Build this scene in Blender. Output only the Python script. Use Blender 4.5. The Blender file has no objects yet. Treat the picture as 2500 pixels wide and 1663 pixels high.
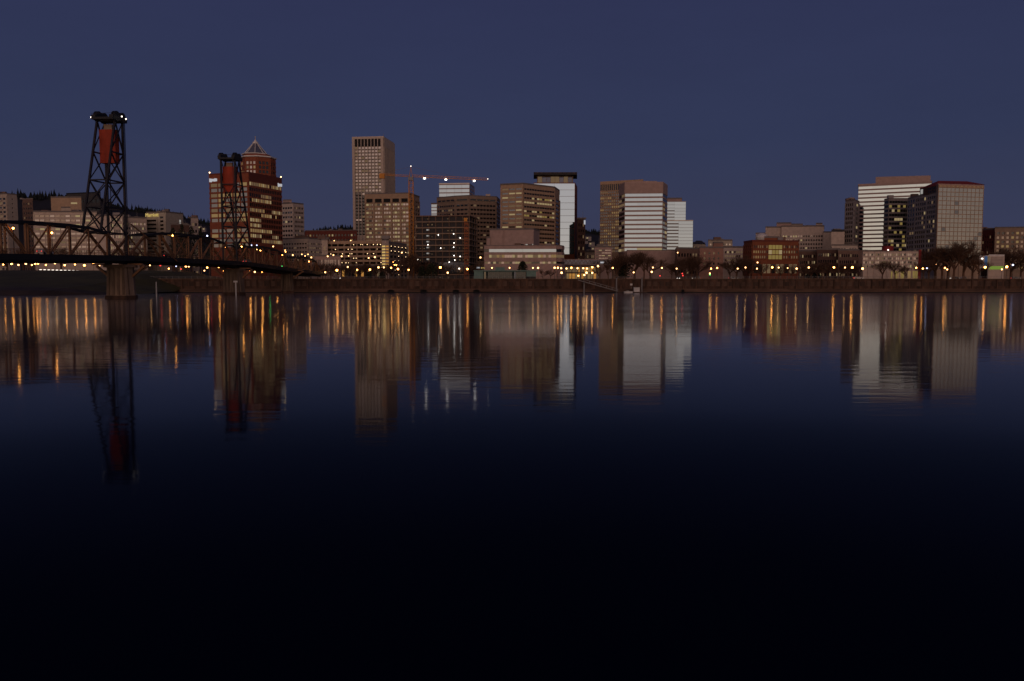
import bpy, math, random
from mathutils import Vector, Matrix
random.seed(7)
R = math.radians
sc = bpy.context.scene
col = sc.collection

# ------------------------------------------------------------------ camera
CAMH, F, CX, CY, PITCH = 5.0, 2030.0, 1250.0, 831.5, R(4.06)
cd = bpy.data.cameras.new('camera'); cam = bpy.data.objects.new('camera', cd); col.objects.link(cam)
cam.location = (0, 0, CAMH); cam.rotation_euler = (R(90) - PITCH, 0, 0)
cd.sensor_width = 36; cd.lens = 36 * F / 2500; cd.clip_end = 20000; cd.clip_start = .5
sc.camera = cam
# ------------------------------------------------------------------ sky: dusk blue with the bright dawn glow behind the camera
w = bpy.data.worlds.new('World'); sc.world = w; w.use_nodes = True
nt = w.node_tree; bg = nt.nodes['Background']
sky = nt.nodes.new('ShaderNodeTexSky'); sky.sky_type = 'NISHITA'; sky.sun_disc = False
sky.sun_elevation = R(-0.5); sky.sun_rotation = R(180); sky.dust_density = 1.0; sky.ozone_density = 1.6; sky.air_density = 1.0
geo = nt.nodes.new('ShaderNodeTexCoord'); sep = nt.nodes.new('ShaderNodeSeparateXYZ')
nt.links.new(geo.outputs['Generated'], sep.inputs[0])
ramp = nt.nodes.new('ShaderNodeValToRGB')            # twilight that has scattered many times: nearly even blue
def set_ramp(rp, stops):
    e = rp.color_ramp.elements
    e[0].position, e[0].color = stops[0][0], (*stops[0][1], 1); e[1].position, e[1].color = stops[-1][0], (*stops[-1][1], 1)
    for p, c in stops[1:-1]: e.new(p).color = (*c, 1)
set_ramp(ramp, [(0, (.044, .044, .084)), (.05, (.034, .042, .088)), (.16, (.026, .035, .085)), (.32, (.0245, .0295, .080)), (1, (.015, .019, .056))])
glow = nt.nodes.new('ShaderNodeValToRGB')            # dawn glow low in the east, behind the camera
set_ramp(glow, [(0, (.66, .48, .26)), (.035, (.62, .49, .33)), (.09, (.54, .46, .37)), (.17, (.38, .35, .33)), (.35, (.12, .13, .15)), (.7, (0, 0, .01))])
def vop(op, a=None, bb=None, k=None):
    n = nt.nodes.new('ShaderNodeVectorMath'); n.operation = op
    for i, q in enumerate((a, bb)):
        if q is not None: nt.links.new(q, n.inputs[i])
    if op == 'SCALE':
        if isinstance(k, (int, float)): n.inputs['Scale'].default_value = k
        else: nt.links.new(k, n.inputs['Scale'])
    return n.outputs[0]
nt.links.new(sep.outputs['Z'], ramp.inputs[0]); nt.links.new(sep.outputs['Z'], glow.inputs[0])
az = nt.nodes.new('ShaderNodeMapRange'); az.interpolation_type = 'SMOOTHSTEP'
az.inputs['From Min'].default_value = .10; az.inputs['From Max'].default_value = -.98; az.inputs['To Min'].default_value = 0; az.inputs['To Max'].default_value = 1
nt.links.new(sep.outputs['Y'], az.inputs['Value'])
GLOW, NISH = .80, .10
tot = vop('ADD', vop('ADD', vop('SCALE', sky.outputs[0], k=NISH), vop('SCALE', ramp.outputs[0], k=10.0)), vop('SCALE', vop('SCALE', glow.outputs[0], k=az.outputs[0]), k=10.0*GLOW))
nz = nt.nodes.new('ShaderNodeTexNoise'); nz.inputs['Scale'].default_value = 2.2; nz.inputs['Detail'].default_value = 5; nz.inputs['Roughness'].default_value = .6
mp = nt.nodes.new('ShaderNodeMapping'); mp.inputs['Scale'].default_value = (1, 1, 4); nt.links.new(geo.outputs['Generated'], mp.inputs[0]); nt.links.new(mp.outputs[0], nz.inputs['Vector'])
hz = nt.nodes.new('ShaderNodeMapRange'); hz.inputs['From Min'].default_value = .3; hz.inputs['From Max'].default_value = .7; hz.inputs['To Min'].default_value = .95; hz.inputs['To Max'].default_value = 1.05
nt.links.new(nz.outputs['Fac'], hz.inputs['Value']); tot = vop('SCALE', tot, k=hz.outputs[0])      # faint thin veil
nt.links.new(tot, bg.inputs['Color']); bg.inputs['Strength'].default_value = .1
# ------------------------------------------------------------------ sun: soft first light from behind the camera
sl = bpy.data.lights.new('sun', 'SUN'); so = bpy.data.objects.new('sun', sl); col.objects.link(so)
sl.energy = .84; sl.angle = R(70); sl.color = (1, .60, .40)
so.rotation_euler = Vector((.05, 1, -.09)).to_track_quat('-Z', 'Y').to_euler()
so.location = (0, -100, 200)
vs = sc.view_settings; vs.view_transform = 'Standard'; vs.look = 'None'; vs.exposure = 0; vs.gamma = 1; vs.use_curve_mapping = False
cy = sc.cycles; cy.use_denoising = True; cy.max_bounces = 5; cy.diffuse_bounces = 2; cy.glossy_bounces = 4
cy.caustics_reflective = False; cy.caustics_refractive = False; cy.sample_clamp_indirect = 4; cy.use_adaptive_sampling = True; cy.adaptive_threshold = .01

# ------------------------------------------------------------------ photo geometry helpers (distance in metres is always given)
SN, CS = math.sin(PITCH), math.cos(PITCH)
def zy(py, D):
    t = (CY - py) / F
    return CAMH + D * (t * CS - SN) / (CS + t * SN)
def xp(px, D, z=20):
    return (px - CX) / F * (D * CS - (z - CAMH) * SN)
GZ = 6.0

# ------------------------------------------------------------------ materials
MATS = {}
def mat(name, c, rough=.85, metal=0, var=.12, scale=.6, emit=0, spec=.3, bump=0, sample=False, st=None):
    m = bpy.data.materials.new(name); m.use_nodes = True
    t = m.node_tree; b = t.nodes['Principled BSDF']
    b.inputs['Roughness'].default_value = rough; b.inputs['Metallic'].default_value = metal
    b.inputs['Specular IOR Level'].default_value = spec
    if emit:
        b.inputs['Base Color'].default_value = (.02, .02, .02, 1)
        b.inputs['Emission Color'].default_value = (*c, 1); b.inputs['Emission Strength'].default_value = emit
        if not sample: m.cycles.emission_sampling = 'NONE'
    elif var:
        tc = t.nodes.new('ShaderNodeTexCoord'); nz = t.nodes.new('ShaderNodeTexNoise')
        oi = t.nodes.new('ShaderNodeObjectInfo')
        nz.inputs['Scale'].default_value = scale; nz.inputs['Detail'].default_value = 4
        if st:
            mp_ = t.nodes.new('ShaderNodeMapping'); mp_.inputs['Scale'].default_value = st; t.links.new(tc.outputs['Object'], mp_.inputs[0]); t.links.new(mp_.outputs[0], nz.inputs['Vector'])
        else: t.links.new(tc.outputs['Object'], nz.inputs['Vector'])
        mr = t.nodes.new('ShaderNodeMapRange'); mr.inputs['From Min'].default_value = .3; mr.inputs['From Max'].default_value = .7
        mr.inputs['To Min'].default_value = 1 - var; mr.inputs['To Max'].default_value = 1 + var
        t.links.new(nz.outputs['Fac'], mr.inputs['Value'])
        mr2 = t.nodes.new('ShaderNodeMapRange'); mr2.inputs['To Min'].default_value = 1 - var * .7; mr2.inputs['To Max'].default_value = 1 + var * .7
        t.links.new(oi.outputs['Random'], mr2.inputs['Value'])
        mu = t.nodes.new('ShaderNodeMath'); mu.operation = 'MULTIPLY'
        t.links.new(mr.outputs[0], mu.inputs[0]); t.links.new(mr2.outputs[0], mu.inputs[1])
        mx = t.nodes.new('ShaderNodeVectorMath'); mx.operation = 'SCALE'; mx.inputs[0].default_value = c
        t.links.new(mu.outputs[0], mx.inputs['Scale']); t.links.new(mx.outputs[0], b.inputs['Base Color'])
        if bump:
            bp = t.nodes.new('ShaderNodeBump'); bp.inputs['Strength'].default_value = bump; bp.inputs['Distance'].default_value = .3
            t.links.new(nz.outputs['Fac'], bp.inputs['Height']); t.links.new(bp.outputs[0], b.inputs['Normal'])
    else:
        b.inputs['Base Color'].default_value = (*c, 1)
    MATS[name] = m
    return m
mat('tan', (.38, .25, .165)); mat('tan_dark', (.26, .18, .13)); mat('tan_light', (.46, .36, .29)); mat('pink', (.37, .25, .215))
mat('white_stone', (.49, .385, .32)); mat('cream', (.44, .37, .29)); mat('brick', (.25, .070, .036)); mat('brick_dark', (.14, .035, .024))
mat('brick_red', (.22, .065, .03)); mat('brown', (.17, .10, .075)); mat('brown_dark', (.085, .045, .035)); mat('grey', (.25, .21, .20))
mat('charcoal', (.045, .04, .042)); mat('black', (.012, .011, .012), var=0); mat('concrete', (.15, .095, .065), var=.3, scale=.35)
mat('wall_stone_shaded', (.070, .035, .022), var=.6, scale=.5, st=(1, 1, .25)); mat('wall_panel_shaded', (.095, .054, .038), var=.6, scale=.6, st=(1, 1, .3)); mat('ledge', (.135, .074, .050), var=.5, scale=.25, st=(.4, 1, 3))  # seawall colours hold painted shade: near-bank structures would block the dawn glow
mat('pier_concrete', (.19, .125, .088), var=.45, scale=.5, st=(1, 1, .2)); mat('steel_dark', (.013, .012, .014), .6, var=.2); mat('steel_brown', (.22, .105, .050), .7, var=.25); mat('steel_tower', (.015, .012, .018), .6, var=.2)
mat('red_weight', (.34, .040, .016), .7, var=.3, scale=.5, st=(1, 1, .3)); mat('crane_orange', (.58, .22, .03), .6); mat('hoist', (.36, .12, .05), .8, var=.2)
mat('red_paint', (.20, .022, .022)); mat('teal', (.12, .20, .17), .5); mat('lawn', (.075, .062, .018), var=.35, scale=.08)
mat('dirt', (.055, .036, .025), var=.4, scale=.15); mat('paving', (.10, .08, .07)); mat('asphalt', (.05, .045, .045))
mat('bark', (.10, .052, .032), .9, var=.2); mat('needles', (.012, .016, .016), .9, var=.3); mat('leaves_dark', (.022, .026, .014), .9, var=.4, scale=1.5)
mat('hillside', (.022, .018, .020), .95, var=.5, scale=.01); mat('white_paint', (.6, .55, .52)); mat('metal', (.22, .20, .19), .5)
mat('slate', (.14, .14, .18), .35, .3); mat('roof_grey', (.16, .13, .12)); mat('blue_sign', (.10, .25, .55), emit=.22)
mat('coated_glass', (.235, .315, .385), .06, 1, var=.07, scale=.06); mat('coated_soft', (.20, .185, .18), .12, 1, var=.16, scale=.3)
mat('glass_tan', (.135, .115, .10), .15, 1, var=.2, scale=.4); mat('glass_dark', (.012, .011, .012), .12, var=0, spec=.5); mat('glass_smoke', (.05, .055, .075), .10, 1, var=.2)
mat('coated_bright', (.32, .40, .43), .06, 1, var=.06, scale=.06); mat('pane_bright', (.40, .35, .30), .10, 1, var=.07, scale=.3); mat('lit_strong', (1, .66, .20), emit=.6)
mat('glass_panel', (.27, .37, .47), .04, 1, var=.03, scale=.1)
mat('lit_warm', (1, .63, .26), emit=.21); mat('lit_cream', (1, .75, .38), emit=.29); mat('lit_dim', (1, .64, .34), emit=.12); mat('lit_white', (.95, .91, .86), emit=.30)
mat('lit_yellow', (1, .70, .20), emit=.19); mat('lit_orange', (1, .46, .10), emit=.42); mat('lit_green', (.55, .85, .12), emit=.25)
mat('lamp_warm', (1, .50, .18), emit=6.5, sample=True); mat('lamp_orange', (1, .37, .075), emit=17, sample=True); mat('lamp_white', (1, .88, .76), emit=2.5, sample=True)
mat('lamp_blue', (.62, .66, 1), emit=3, sample=True); mat('work_white', (1, .93, .84), emit=5.0, sample=True); mat('lamp_red', (1, .06, .05), emit=2.2, sample=True)
mat('tiny_warm', (1, .66, .34), emit=4, sample=True); mat('sign_white', (.92, .93, 1), emit=.45); mat('sign_yellow', (1, .72, .22), emit=.5); mat('lamp_green', (.1, 1, .2), emit=3, sample=True)

# ------------------------------------------------------------------ mesh helpers
class MB:
    def __init__(s): s.v = []; s.f = []
    def hexa(s, p):
        b = len(s.v); s.v += [tuple(q) for q in p]
        s.f += [(b, b+3, b+2, b+1), (b+4, b+5, b+6, b+7), (b, b+1, b+5, b+4), (b+1, b+2, b+6, b+5), (b+2, b+3, b+7, b+6), (b+3, b, b+4, b+7)]
        return s
    def box(s, x0, x1, y0, y1, z0, z1):
        return s.hexa([(x0, y0, z0), (x1, y0, z0), (x1, y1, z0), (x0, y1, z0), (x0, y0, z1), (x1, y0, z1), (x1, y1, z1), (x0, y1, z1)])
    def obox(s, o, u, n, a0, a1, d0, d1, z0, z1):      # box in the frame of a face: along u, outward n
        P = lambda a, d, z: (o[0] + u[0]*a + n[0]*d, o[1] + u[1]*a + n[1]*d, z)
        return s.hexa([P(a0, d1, z0), P(a1, d1, z0), P(a1, d0, z0), P(a0, d0, z0), P(a0, d1, z1), P(a1, d1, z1), P(a1, d0, z1), P(a0, d0, z1)])
    def beam(s, p, q, wd, hd=None, up=(0, 0, 1)):
        p = Vector(p); q = Vector(q); d = (q - p).normalized(); hd = hd or wd
        up = Vector(up)
        if abs(d.dot(up)) > .97: up = Vector((0, 1, 0))
        a = d.cross(up).normalized() * wd / 2; b = a.cross(d).normalized() * hd / 2
        return s.hexa([p-a-b, p+a-b, p+a+b, p-a+b, q-a-b, q+a-b, q+a+b, q-a+b])
    def prism(s, pts, z0, z1, top=None):
        n = len(pts); b = len(s.v); top = top or pts
        s.v += [(p[0], p[1], z0) for p in pts] + [(p[0], p[1], z1) for p in top]
        s.f += [(b+i, b+(i+1) % n, b+n+(i+1) % n, b+n+i) for i in range(n)] + [tuple(b+n+i for i in range(n)), tuple(b+i for i in reversed(range(n)))]
        return s
    def tube(s, p, q, r0, r1, n=6, cap=True):
        p = Vector(p); q = Vector(q); d = (q-p).normalized(); up = Vector((0, 0, 1)) if abs(d.z) < .9 else Vector((1, 0, 0))
        a = d.cross(up).normalized(); c = d.cross(a); b = len(s.v)
        for (o, r) in ((p, r0), (q, r1)):
            for i in range(n):
                t = 2*math.pi*i/n; s.v.append(tuple(o + a*(r*math.cos(t)) + c*(r*math.sin(t))))
        s.f += [(b+i, b+(i+1) % n, b+n+(i+1) % n, b+n+i) for i in range(n)]
        if cap: s.f += [tuple(b+n+i for i in range(n)), tuple(b+i for i in reversed(range(n)))]
        return s
    def ball(s, c, r, n=8, m=5, sz=1):
        b = len(s.v)
        for j in range(m+1):
            ph = math.pi*j/m
            for i in range(n):
                t = 2*math.pi*i/n; s.v.append((c[0]+r*math.sin(ph)*math.cos(t), c[1]+r*math.sin(ph)*math.sin(t), c[2]+sz*r*math.cos(ph)))
        for j in range(m):
            for i in range(n): s.f.append((b+j*n+i, b+(j+1)*n+i, b+(j+1)*n+(i+1) % n, b+j*n+(i+1) % n))
        return s
    def mesh(s, name, m):
        me = bpy.data.meshes.new(name); me.from_pydata(s.v, [], s.f); me.materials.append(MATS[m]); me.update()
        return me
    def build(s, name, m, parent=None, loc=None):
        return put(name, s.mesh(name, m), parent, loc)
def put(name, me, parent=None, loc=None, rz=0, scale=None):
    o = bpy.data.objects.new(name, me); col.objects.link(o)
    if parent: o.parent = parent
    if loc: o.location = loc
    if rz: o.rotation_euler = (0, 0, rz)
    if scale: o.scale = scale
    return o
def tag(o, label, cat, group=None):
    o['label'] = label; o['category'] = cat
    if group: o['group'] = group
    return o
def thing(name, label, cat, loc, group=None):
    return tag(put(name, None, None, loc), label, cat, group)
def struct(o): o['kind'] = 'structure'; return o
def stuff(o): o['kind'] = 'stuff'; return o
CUBES = {}
def cube(m):
    if m not in CUBES: CUBES[m] = MB().box(-.5, .5, -.5, .5, -.5, .5).mesh('panel_' + m, m)
    return CUBES[m]
def copy_tree(o, loc=None, rz=None, label=None):
    c = o.copy(); col.objects.link(c)
    for ch in o.children:
        d = ch.copy(); col.objects.link(d); d.parent = c
        for g in ch.children:
            h = g.copy(); col.objects.link(h); h.parent = d
    if loc: c.location = loc
    if rz is not None: c.rotation_euler = (0, 0, rz)
    if label: c['label'] = label
    return c
ORD = ['first', 'second', 'third', 'fourth', 'fifth', 'sixth', 'seventh', 'eighth', 'ninth', 'tenth', 'eleventh', 'twelfth', 'thirteenth', 'fourteenth', 'fifteenth', 'sixteenth', 'seventeenth', 'eighteenth', 'nineteenth', 'twentieth', 'twenty-first', 'twenty-second', 'twenty-third']

# ------------------------------------------------------------------ buildings
def corner(l, c, r, D, phi):
    """plan points of a block with its nearest corner at pixel column c, distance D, turned by phi degrees"""
    kl, kc, kr = ((v - CX) / F for v in (l, c, r)); p = R(phi)
    X = kc * D; W = (X - kl*D) / (math.cos(p) - kl*math.sin(p)); d = (X - kr*D) / (math.sin(p) + kr*math.cos(p))
    return [(X - W*math.cos(p), D - W*math.sin(p)), (X, D), (X - d*math.sin(p), D + d*math.cos(p))]
def plan(*pp):
    return [((px - CX) / F * D, D) for px, D in pp]
class Bld:
    def __init__(s, name, label, pts, top, m='tan', base=GZ, back=None, cat='building', parent=None, Dref=None, roof='roof_grey', group=None, partname=None):
        if top:
            pts = [(p[0]*(CS-(zy(top, Dref or min(q[1] for q in pts))-CAMH)*SN/p[1]), p[1]) for p in pts]
        s.pts = pts; n = len(pts)
        if n == 3 and back is None:
            bk = [(pts[0][0] + pts[2][0] - pts[1][0], pts[0][1] + pts[2][1] - pts[1][1])]
        else:
            b = back or 25
            k0 = pts[-1][0]/pts[-1][1]; k1 = pts[0][0]/pts[0][1]
            bk = [(pts[-1][0] + b*k0, pts[-1][1] + b), (pts[0][0] + b*k1, max(pts[0][1], pts[-1][1]) + b)]
        full = pts + bk
        cx = sum(p[0] for p in full)/len(full); cyy = sum(p[1] for p in full)/len(full)
        s.c = (cx, cyy, base); s.base = base
        s.D = Dref or min(p[1] for p in pts)
        s.top = zy(top, s.D) - base if top else None
        s.full = [(p[0]-cx, p[1]-cyy) for p in full]; s.m = m; s.bars = MB(); s.nwin = 0
        if parent is None:
            s.o = thing(name, label, cat, s.c, group); s.sub = False; s.off = (0, 0, 0)
            s.wall = None
        else:                                             # a further block of the same building
            s.o = parent.o; s.sub = True
            s.off = (cx - parent.c[0], cyy - parent.c[1], base - parent.c[2])
        s.roofm = roof; s.partname = partname
    def z(s, py): return zy(py, s.D) - s.base
    def face(s, i):
        a = s.full[i]; b = s.full[(i+1) % len(s.full)]
        L = math.hypot(b[0]-a[0], b[1]-a[1]); u = ((b[0]-a[0])/L, (b[1]-a[1])/L)
        return a, u, (u[1], -u[0]), L
    def win(s, i, a0, a1, z0, z1, m, d=.06, name='window', t=.16):
        o, u, n, L = s.face(i); a = (a0+a1)/2; d = d - t/2 + .08
        p = (o[0]+u[0]*a+n[0]*d+s.off[0], o[1]+u[1]*a+n[1]*d+s.off[1], (z0+z1)/2+s.off[2])
        s.nwin += 1
        return put(name, cube(m), s.o, p, math.atan2(u[1], u[0]), (a1-a0, t, z1-z0))
    def bar(s, i, a0, a1, z0, z1, pr=.4):
        o, u, n, L = s.face(i); s.bars.obox(o, u, n, a0, a1, -.1, pr, z0, z1)
    def strip(s, i, a0, a1, z0, z1, m, pr=.45, name='band'):
        o, u, n, L = s.face(i); b = MB().obox(o, u, n, a0, a1, -.05, pr, z0, z1)
        return b.build(name, m, s.o, s.off)
    def grid(s, i, z0, z1, rows, cols, hf=.55, wf=.75, pick='glass_dark', pr=.35, ml=.6, mr=.6, a0=0, a1=None, vert=True, skip=None, name='window'):
        """rows x cols of recessed windows between proud spandrels and piers; pick = material name or f(row from top, col)"""
        o, u, n, L = s.face(i); a1 = a1 if a1 is not None else L
        A0 = a0+ml; A1 = a1-mr; cw = (A1-A0)/cols; rh = (z1-z0)/rows
        # piers
        if ml > .1: s.bar(i, a0, A0+cw*(1-wf)/2, z0, z1, pr+.05)
        if mr > .1: s.bar(i, A1-cw*(1-wf)/2, a1, z0, z1, pr+.05)
        if vert:
            for c in range(1, cols): s.bar(i, A0+cw*c-cw*(1-wf)/2, A0+cw*c+cw*(1-wf)/2, z0, z1, pr+.05)
        for r in range(rows+1):
            zc = z1-rh*r; h = rh*(1-hf)/2
            s.bar(i, a0, a1, max(z0, zc-h), min(z1, zc+h), pr)
        for r in range(rows):
            for c in range(cols):
                if skip and skip(r, c):
                    s.bar(i, A0+cw*c, A0+cw*(c+1), z1-rh*(r+1), z1-rh*r, pr-.03); continue
                mm = pick(r, c) if callable(pick) else pick
                g = cw*(1-wf)/2
                s.win(i, A0+cw*c+g-.02, A0+cw*(c+1)-g+.02, z1-rh*(r+1)+rh*(1-hf)/2-.02, z1-rh*r-rh*(1-hf)/2+.02, mm, name=name)
    def done(s, parapet=.9, roof=True):
        top = s.top
        s.bars.prism(s.full, 0, top)
        wl = s.bars.build(s.partname or ('wall' if not s.sub else 'wing'), s.m, s.o, s.off)
        if roof:
            k = 1.012
            MB().prism([(p[0]*k, p[1]*k) for p in s.full], top, top+parapet).build('roof', s.roofm if s.roofm else s.m, s.o, s.off)
            if not s.sub and s.top > 18:
                xs_ = [p[0] for p in s.full]; ys_ = [p[1] for p in s.full]; rg = random.Random(int(s.top*100))
                for q in range(rg.choice((1, 2, 3))):
                    hx, hy = rg.uniform(-.25, .25)*(max(xs_)-min(xs_)), rg.uniform(-.12, .12)*(max(ys_)-min(ys_)); a_, c_ = rg.uniform(1, 2.6), rg.uniform(.9, 2.2)
                    MB().box(hx-a_, hx+a_, hy-1.2, hy+1.2, top+parapet, top+parapet+c_).build('rooftop_unit', rg.choice(['grey', 'roof_grey', 'brown']), s.o, s.off)
                if rg.random() < .4: MB().tube((hx, hy, top+parapet), (hx, hy, top+parapet+rg.uniform(3, 6)), .12, .06, 5).build('antenna', 'metal', s.o, s.off)
        return s
def pk(**kw):
    names = list(kw); ws = [kw[k] for k in names]
    return lambda r, c: random.choices(names, ws)[0]

#@@STRUCTURE
# ================================================================== the setting
def water_mat():
    m = bpy.data.materials.new('river_water'); m.use_nodes = True; t = m.node_tree; t.nodes.clear()
    N = t.nodes.new; Lk = t.links.new
    out = N('ShaderNodeOutputMaterial'); mix = N('ShaderNodeMixShader'); gl = N('ShaderNodeBsdfGlossy'); df = N('ShaderNodeBsdfDiffuse')
    df.inputs['Color'].default_value = (.0008, .0025, .012, 1)
    gl.inputs['Color'].default_value = (.94, .955, 1, 1); gl.inputs['Roughness'].default_value = .055
    fr = N('ShaderNodeFresnel'); fr.inputs['IOR'].default_value = 1.333
    pw = N('ShaderNodeFloatCurve'); cv = pw.mapping.curves[0]
    for q, (x_, y_) in enumerate(((0, 0), (.1, .008), (.2, .03), (.33, .11), (.42, .265), (.55, .48), (.68, .76), (1, 1))):
        if q in (0,): cv.points[0].location = (x_, y_)
        elif q == 7: cv.points[-1].location = (x_, y_)
        else: cv.points.new(x_, y_)
    pw.mapping.update(); Lk(fr.outputs[0], pw.inputs['Value']); Lk(pw.outputs[0], mix.inputs[0]); Lk(df.outputs[0], mix.inputs[1]); Lk(gl.outputs[0], mix.inputs[2])
    Lk(mix.outputs[0], out.inputs['Surface'])
    tc = N('ShaderNodeTexCoord')
    def layer(sx, sy, scale, det):
        mp = N('ShaderNodeMapping'); mp.inputs['Scale'].default_value = (sx, sy, 1); nz = N('ShaderNodeTexNoise')
        nz.inputs['Scale'].default_value = scale; nz.inputs['Detail'].default_value = det
        Lk(tc.outputs['Object'], mp.inputs[0]); Lk(mp.outputs[0], nz.inputs['Vector']); return nz
    a = layer(.25, 1, .9, 3); b = layer(.12, .6, .12, 2); c = layer(.02, .12, .25, 2)
    ms = N('ShaderNodeMapRange'); ms.inputs['From Min'].default_value = .42; ms.inputs['From Max'].default_value = .68; ms.inputs['To Min'].default_value = .25; ms.inputs['To Max'].default_value = 2.0
    Lk(c.outputs['Fac'], ms.inputs['Value'])
    m1 = N('ShaderNodeMath'); m1.operation = 'MULTIPLY'; Lk(a.outputs['Fac'], m1.inputs[0]); Lk(ms.outputs[0], m1.inputs[1])
    m2 = N('ShaderNodeMath'); m2.operation = 'MULTIPLY_ADD'; Lk(b.outputs['Fac'], m2.inputs[0]); m2.inputs[1].default_value = .22; Lk(m1.outputs[0], m2.inputs[2])
    # the main current beyond mid-river is ruffled, the water near this bank lies calm
    sx = N('ShaderNodeSeparateXYZ'); Lk(tc.outputs['Object'], sx.inputs[0]); d_ = layer(.03, .25, .10, 3)
    wob = N('ShaderNodeMath'); wob.operation = 'MULTIPLY_ADD'; Lk(d_.outputs['Fac'], wob.inputs[0]); wob.inputs[1].default_value = 130; Lk(sx.outputs['Y'], wob.inputs[2])
    far = N('ShaderNodeMapRange'); far.interpolation_type = 'SMOOTHSTEP'; far.inputs['From Min'].default_value = 95; far.inputs['From Max'].default_value = 270
    Lk(wob.outputs[0], far.inputs['Value'])
    ro = N('ShaderNodeMapRange'); ro.inputs['To Min'].default_value = .058; ro.inputs['To Max'].default_value = .118; Lk(far.outputs[0], ro.inputs['Value']); Lk(ro.outputs[0], gl.inputs['Roughness'])
    bd = N('ShaderNodeMapRange'); bd.inputs['To Min'].default_value = .011; bd.inputs['To Max'].default_value = .026; Lk(far.outputs[0], bd.inputs['Value'])
    bp = N('ShaderNodeBump'); bp.inputs['Strength'].default_value = 1; Lk(bd.outputs[0], bp.inputs['Distance'])
    Lk(m2.outputs[0], bp.inputs['Height']); Lk(bp.outputs[0], gl.inputs['Normal'])
    MATS['river_water'] = m
water_mat()
me = bpy.data.meshes.new('river'); me.from_pydata([(-3000, -400, 0), (3000, -400, 0), (3000, 900, 0), (-3000, 900, 0)], [], [(0, 1, 2, 3)]); me.materials.append(MATS['river_water'])
struct(put('river', me))
SW = 375.0                                   # distance of the seawall line
gx = xp(352, SW, 6)
b = MB(); b.v = [(gx, SW+.6, GZ), (2500, SW+.6, GZ), (6000, 9000, GZ), (-6000, 9000, GZ), (-3000, 430, GZ), (gx, 430, GZ)]; b.f = [(0, 1, 2, 3, 4, 5)]
struct(b.build('park_ground', 'dirt'))
MB().box(gx+20, 1400, 428, 446, GZ-.5, GZ+.02).build('riverside_road', 'asphalt')['kind'] = 'structure'
MB().box(gx+20, 1400, 446.01, 448, GZ-.5, GZ+.14).build('pavement', 'paving')['kind'] = 'structure'
# grassy bowl on the left bank
prof = [(288, -1.5), (293, .3), (299, 2.0), (310, 2.9), (330, 4.2), (352, 6.6), (375, 9.0), (398, 10.4), (432, 10.4), (470, 6)]
b = MB(); xs = [-1500, -700, -420, -340, -300, -270, -245, -222, -200, -182, -168, -157, -150]
for i, x in enumerate(xs):
    for j, (D, z) in enumerate(prof):
        f = 1 if x < -170 else max(0, min(1, (-148-x)/22)); rng = random.Random(i*31+j)
        jit = rng.uniform(-.12, .12) if 0 < j < 8 else 0
        b.v.append((x + (D-300)*.02, D + (1-f)*40*(1-j/9), z*f - (1-f)*1.0*(j < 4) + (1-f)*GZ*(j > 5)*.7 + jit))
n = len(prof)
for i in range(len(xs)-1):
    for j in range(n-1): b.f.append((i*n+j, (i+1)*n+j, (i+1)*n+j+1, i*n+j+1))
bank = struct(b.build('grassy_bank', 'lawn'))
bank.data.materials.append(MATS['dirt'])
for i, p in enumerate(bank.data.polygons):
    if i % (n-1) < 3: p.material_index = 1
# wooded hills behind the town
hp = [(-400, 470), (-60, 486), (60, 480), (110, 484), (170, 482), (245, 486), (306, 510), (360, 516), (420, 524), (480, 538), (520, 548), (600, 558), (690, 566), (780, 564), (830, 558), (900, 560), (1000, 574), (1150, 582), (1300, 578), (1400, 566), (1450, 568), (1520, 586), (1650, 600), (1780, 604), (1900, 612), (2100, 618), (2600, 622), (2900, 620)]
HD = 1500.0
def ridge(px):
    for (a, ya), (c, yc) in zip(hp, hp[1:]):
        if a <= px <= c: return ya + (yc-ya)*(px-a)/(c-a)
    return 620
b = MB(); pxs = [-400 + 30*i for i in range(111)]; ds = [1000, 1120, 1250, 1380, HD, 1620, 1800]; fr = [0, .22, .5, .8, 1, .97, .6]
for px in pxs:
    zt = zy(ridge(px), HD); X = xp(px, HD, zt)
    for d, k in zip(ds, fr):
        b.v.append((X*d/HD, d, GZ-.5 + (zt-GZ)*k + (random.uniform(-2, 2) if 0 < k < 1 else 0)))
n = len(ds)
for i in range(len(pxs)-1):
    for j in range(n-1): b.f.append((i*n+j, (i+1)*n+j, (i+1)*n+j+1, i*n+j+1))
struct(b.build('hills', 'hillside'))
#@@CONIFERS
def conifer(mb, x, y, z, h, r, rng, layers=5, pts=7):
    mb.tube((x, y, z-h*.1), (x, y, z+h*.2), r*.12, r*.1, 4, False)
    for k in range(layers):
        f = k/layers; rr = r*(1-f)*rng.uniform(.8, 1.15); z0 = z+h*(.08+.86*f); z1 = z0+h*.34*(1-f*.3); b0 = len(mb.v); a0 = rng.uniform(0, 6)
        for i in range(pts*2):
            t = a0+math.pi*i/pts; q = rr*(1 if i % 2 else .55)*rng.uniform(.8, 1.2); mb.v.append((x+q*math.cos(t), y+q*math.sin(t), z0-(h*.05 if i % 2 else 0)))
        mb.v.append((x, y, min(z1, z+h)))
        mb.f += [(b0+i, b0+(i+1) % (pts*2), b0+pts*2) for i in range(pts*2)]
rng = random.Random(3); b = MB()
for k in range(1500):
    px = rng.uniform(-60, 900) if k < 1250 else rng.uniform(1390, 1520); f = rng.uniform(.35, 1) ; d = 1000+500*f
    kk = f*.95; zt = zy(ridge(px), HD); z = GZ + (zt-GZ)*(kk*kk*.6+kk*.4) - 3
    conifer(b, xp(px, HD, zt)*d/HD, d, z, rng.uniform(9, 15), rng.uniform(2.5, 4.2), rng, 4, 5)
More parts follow.
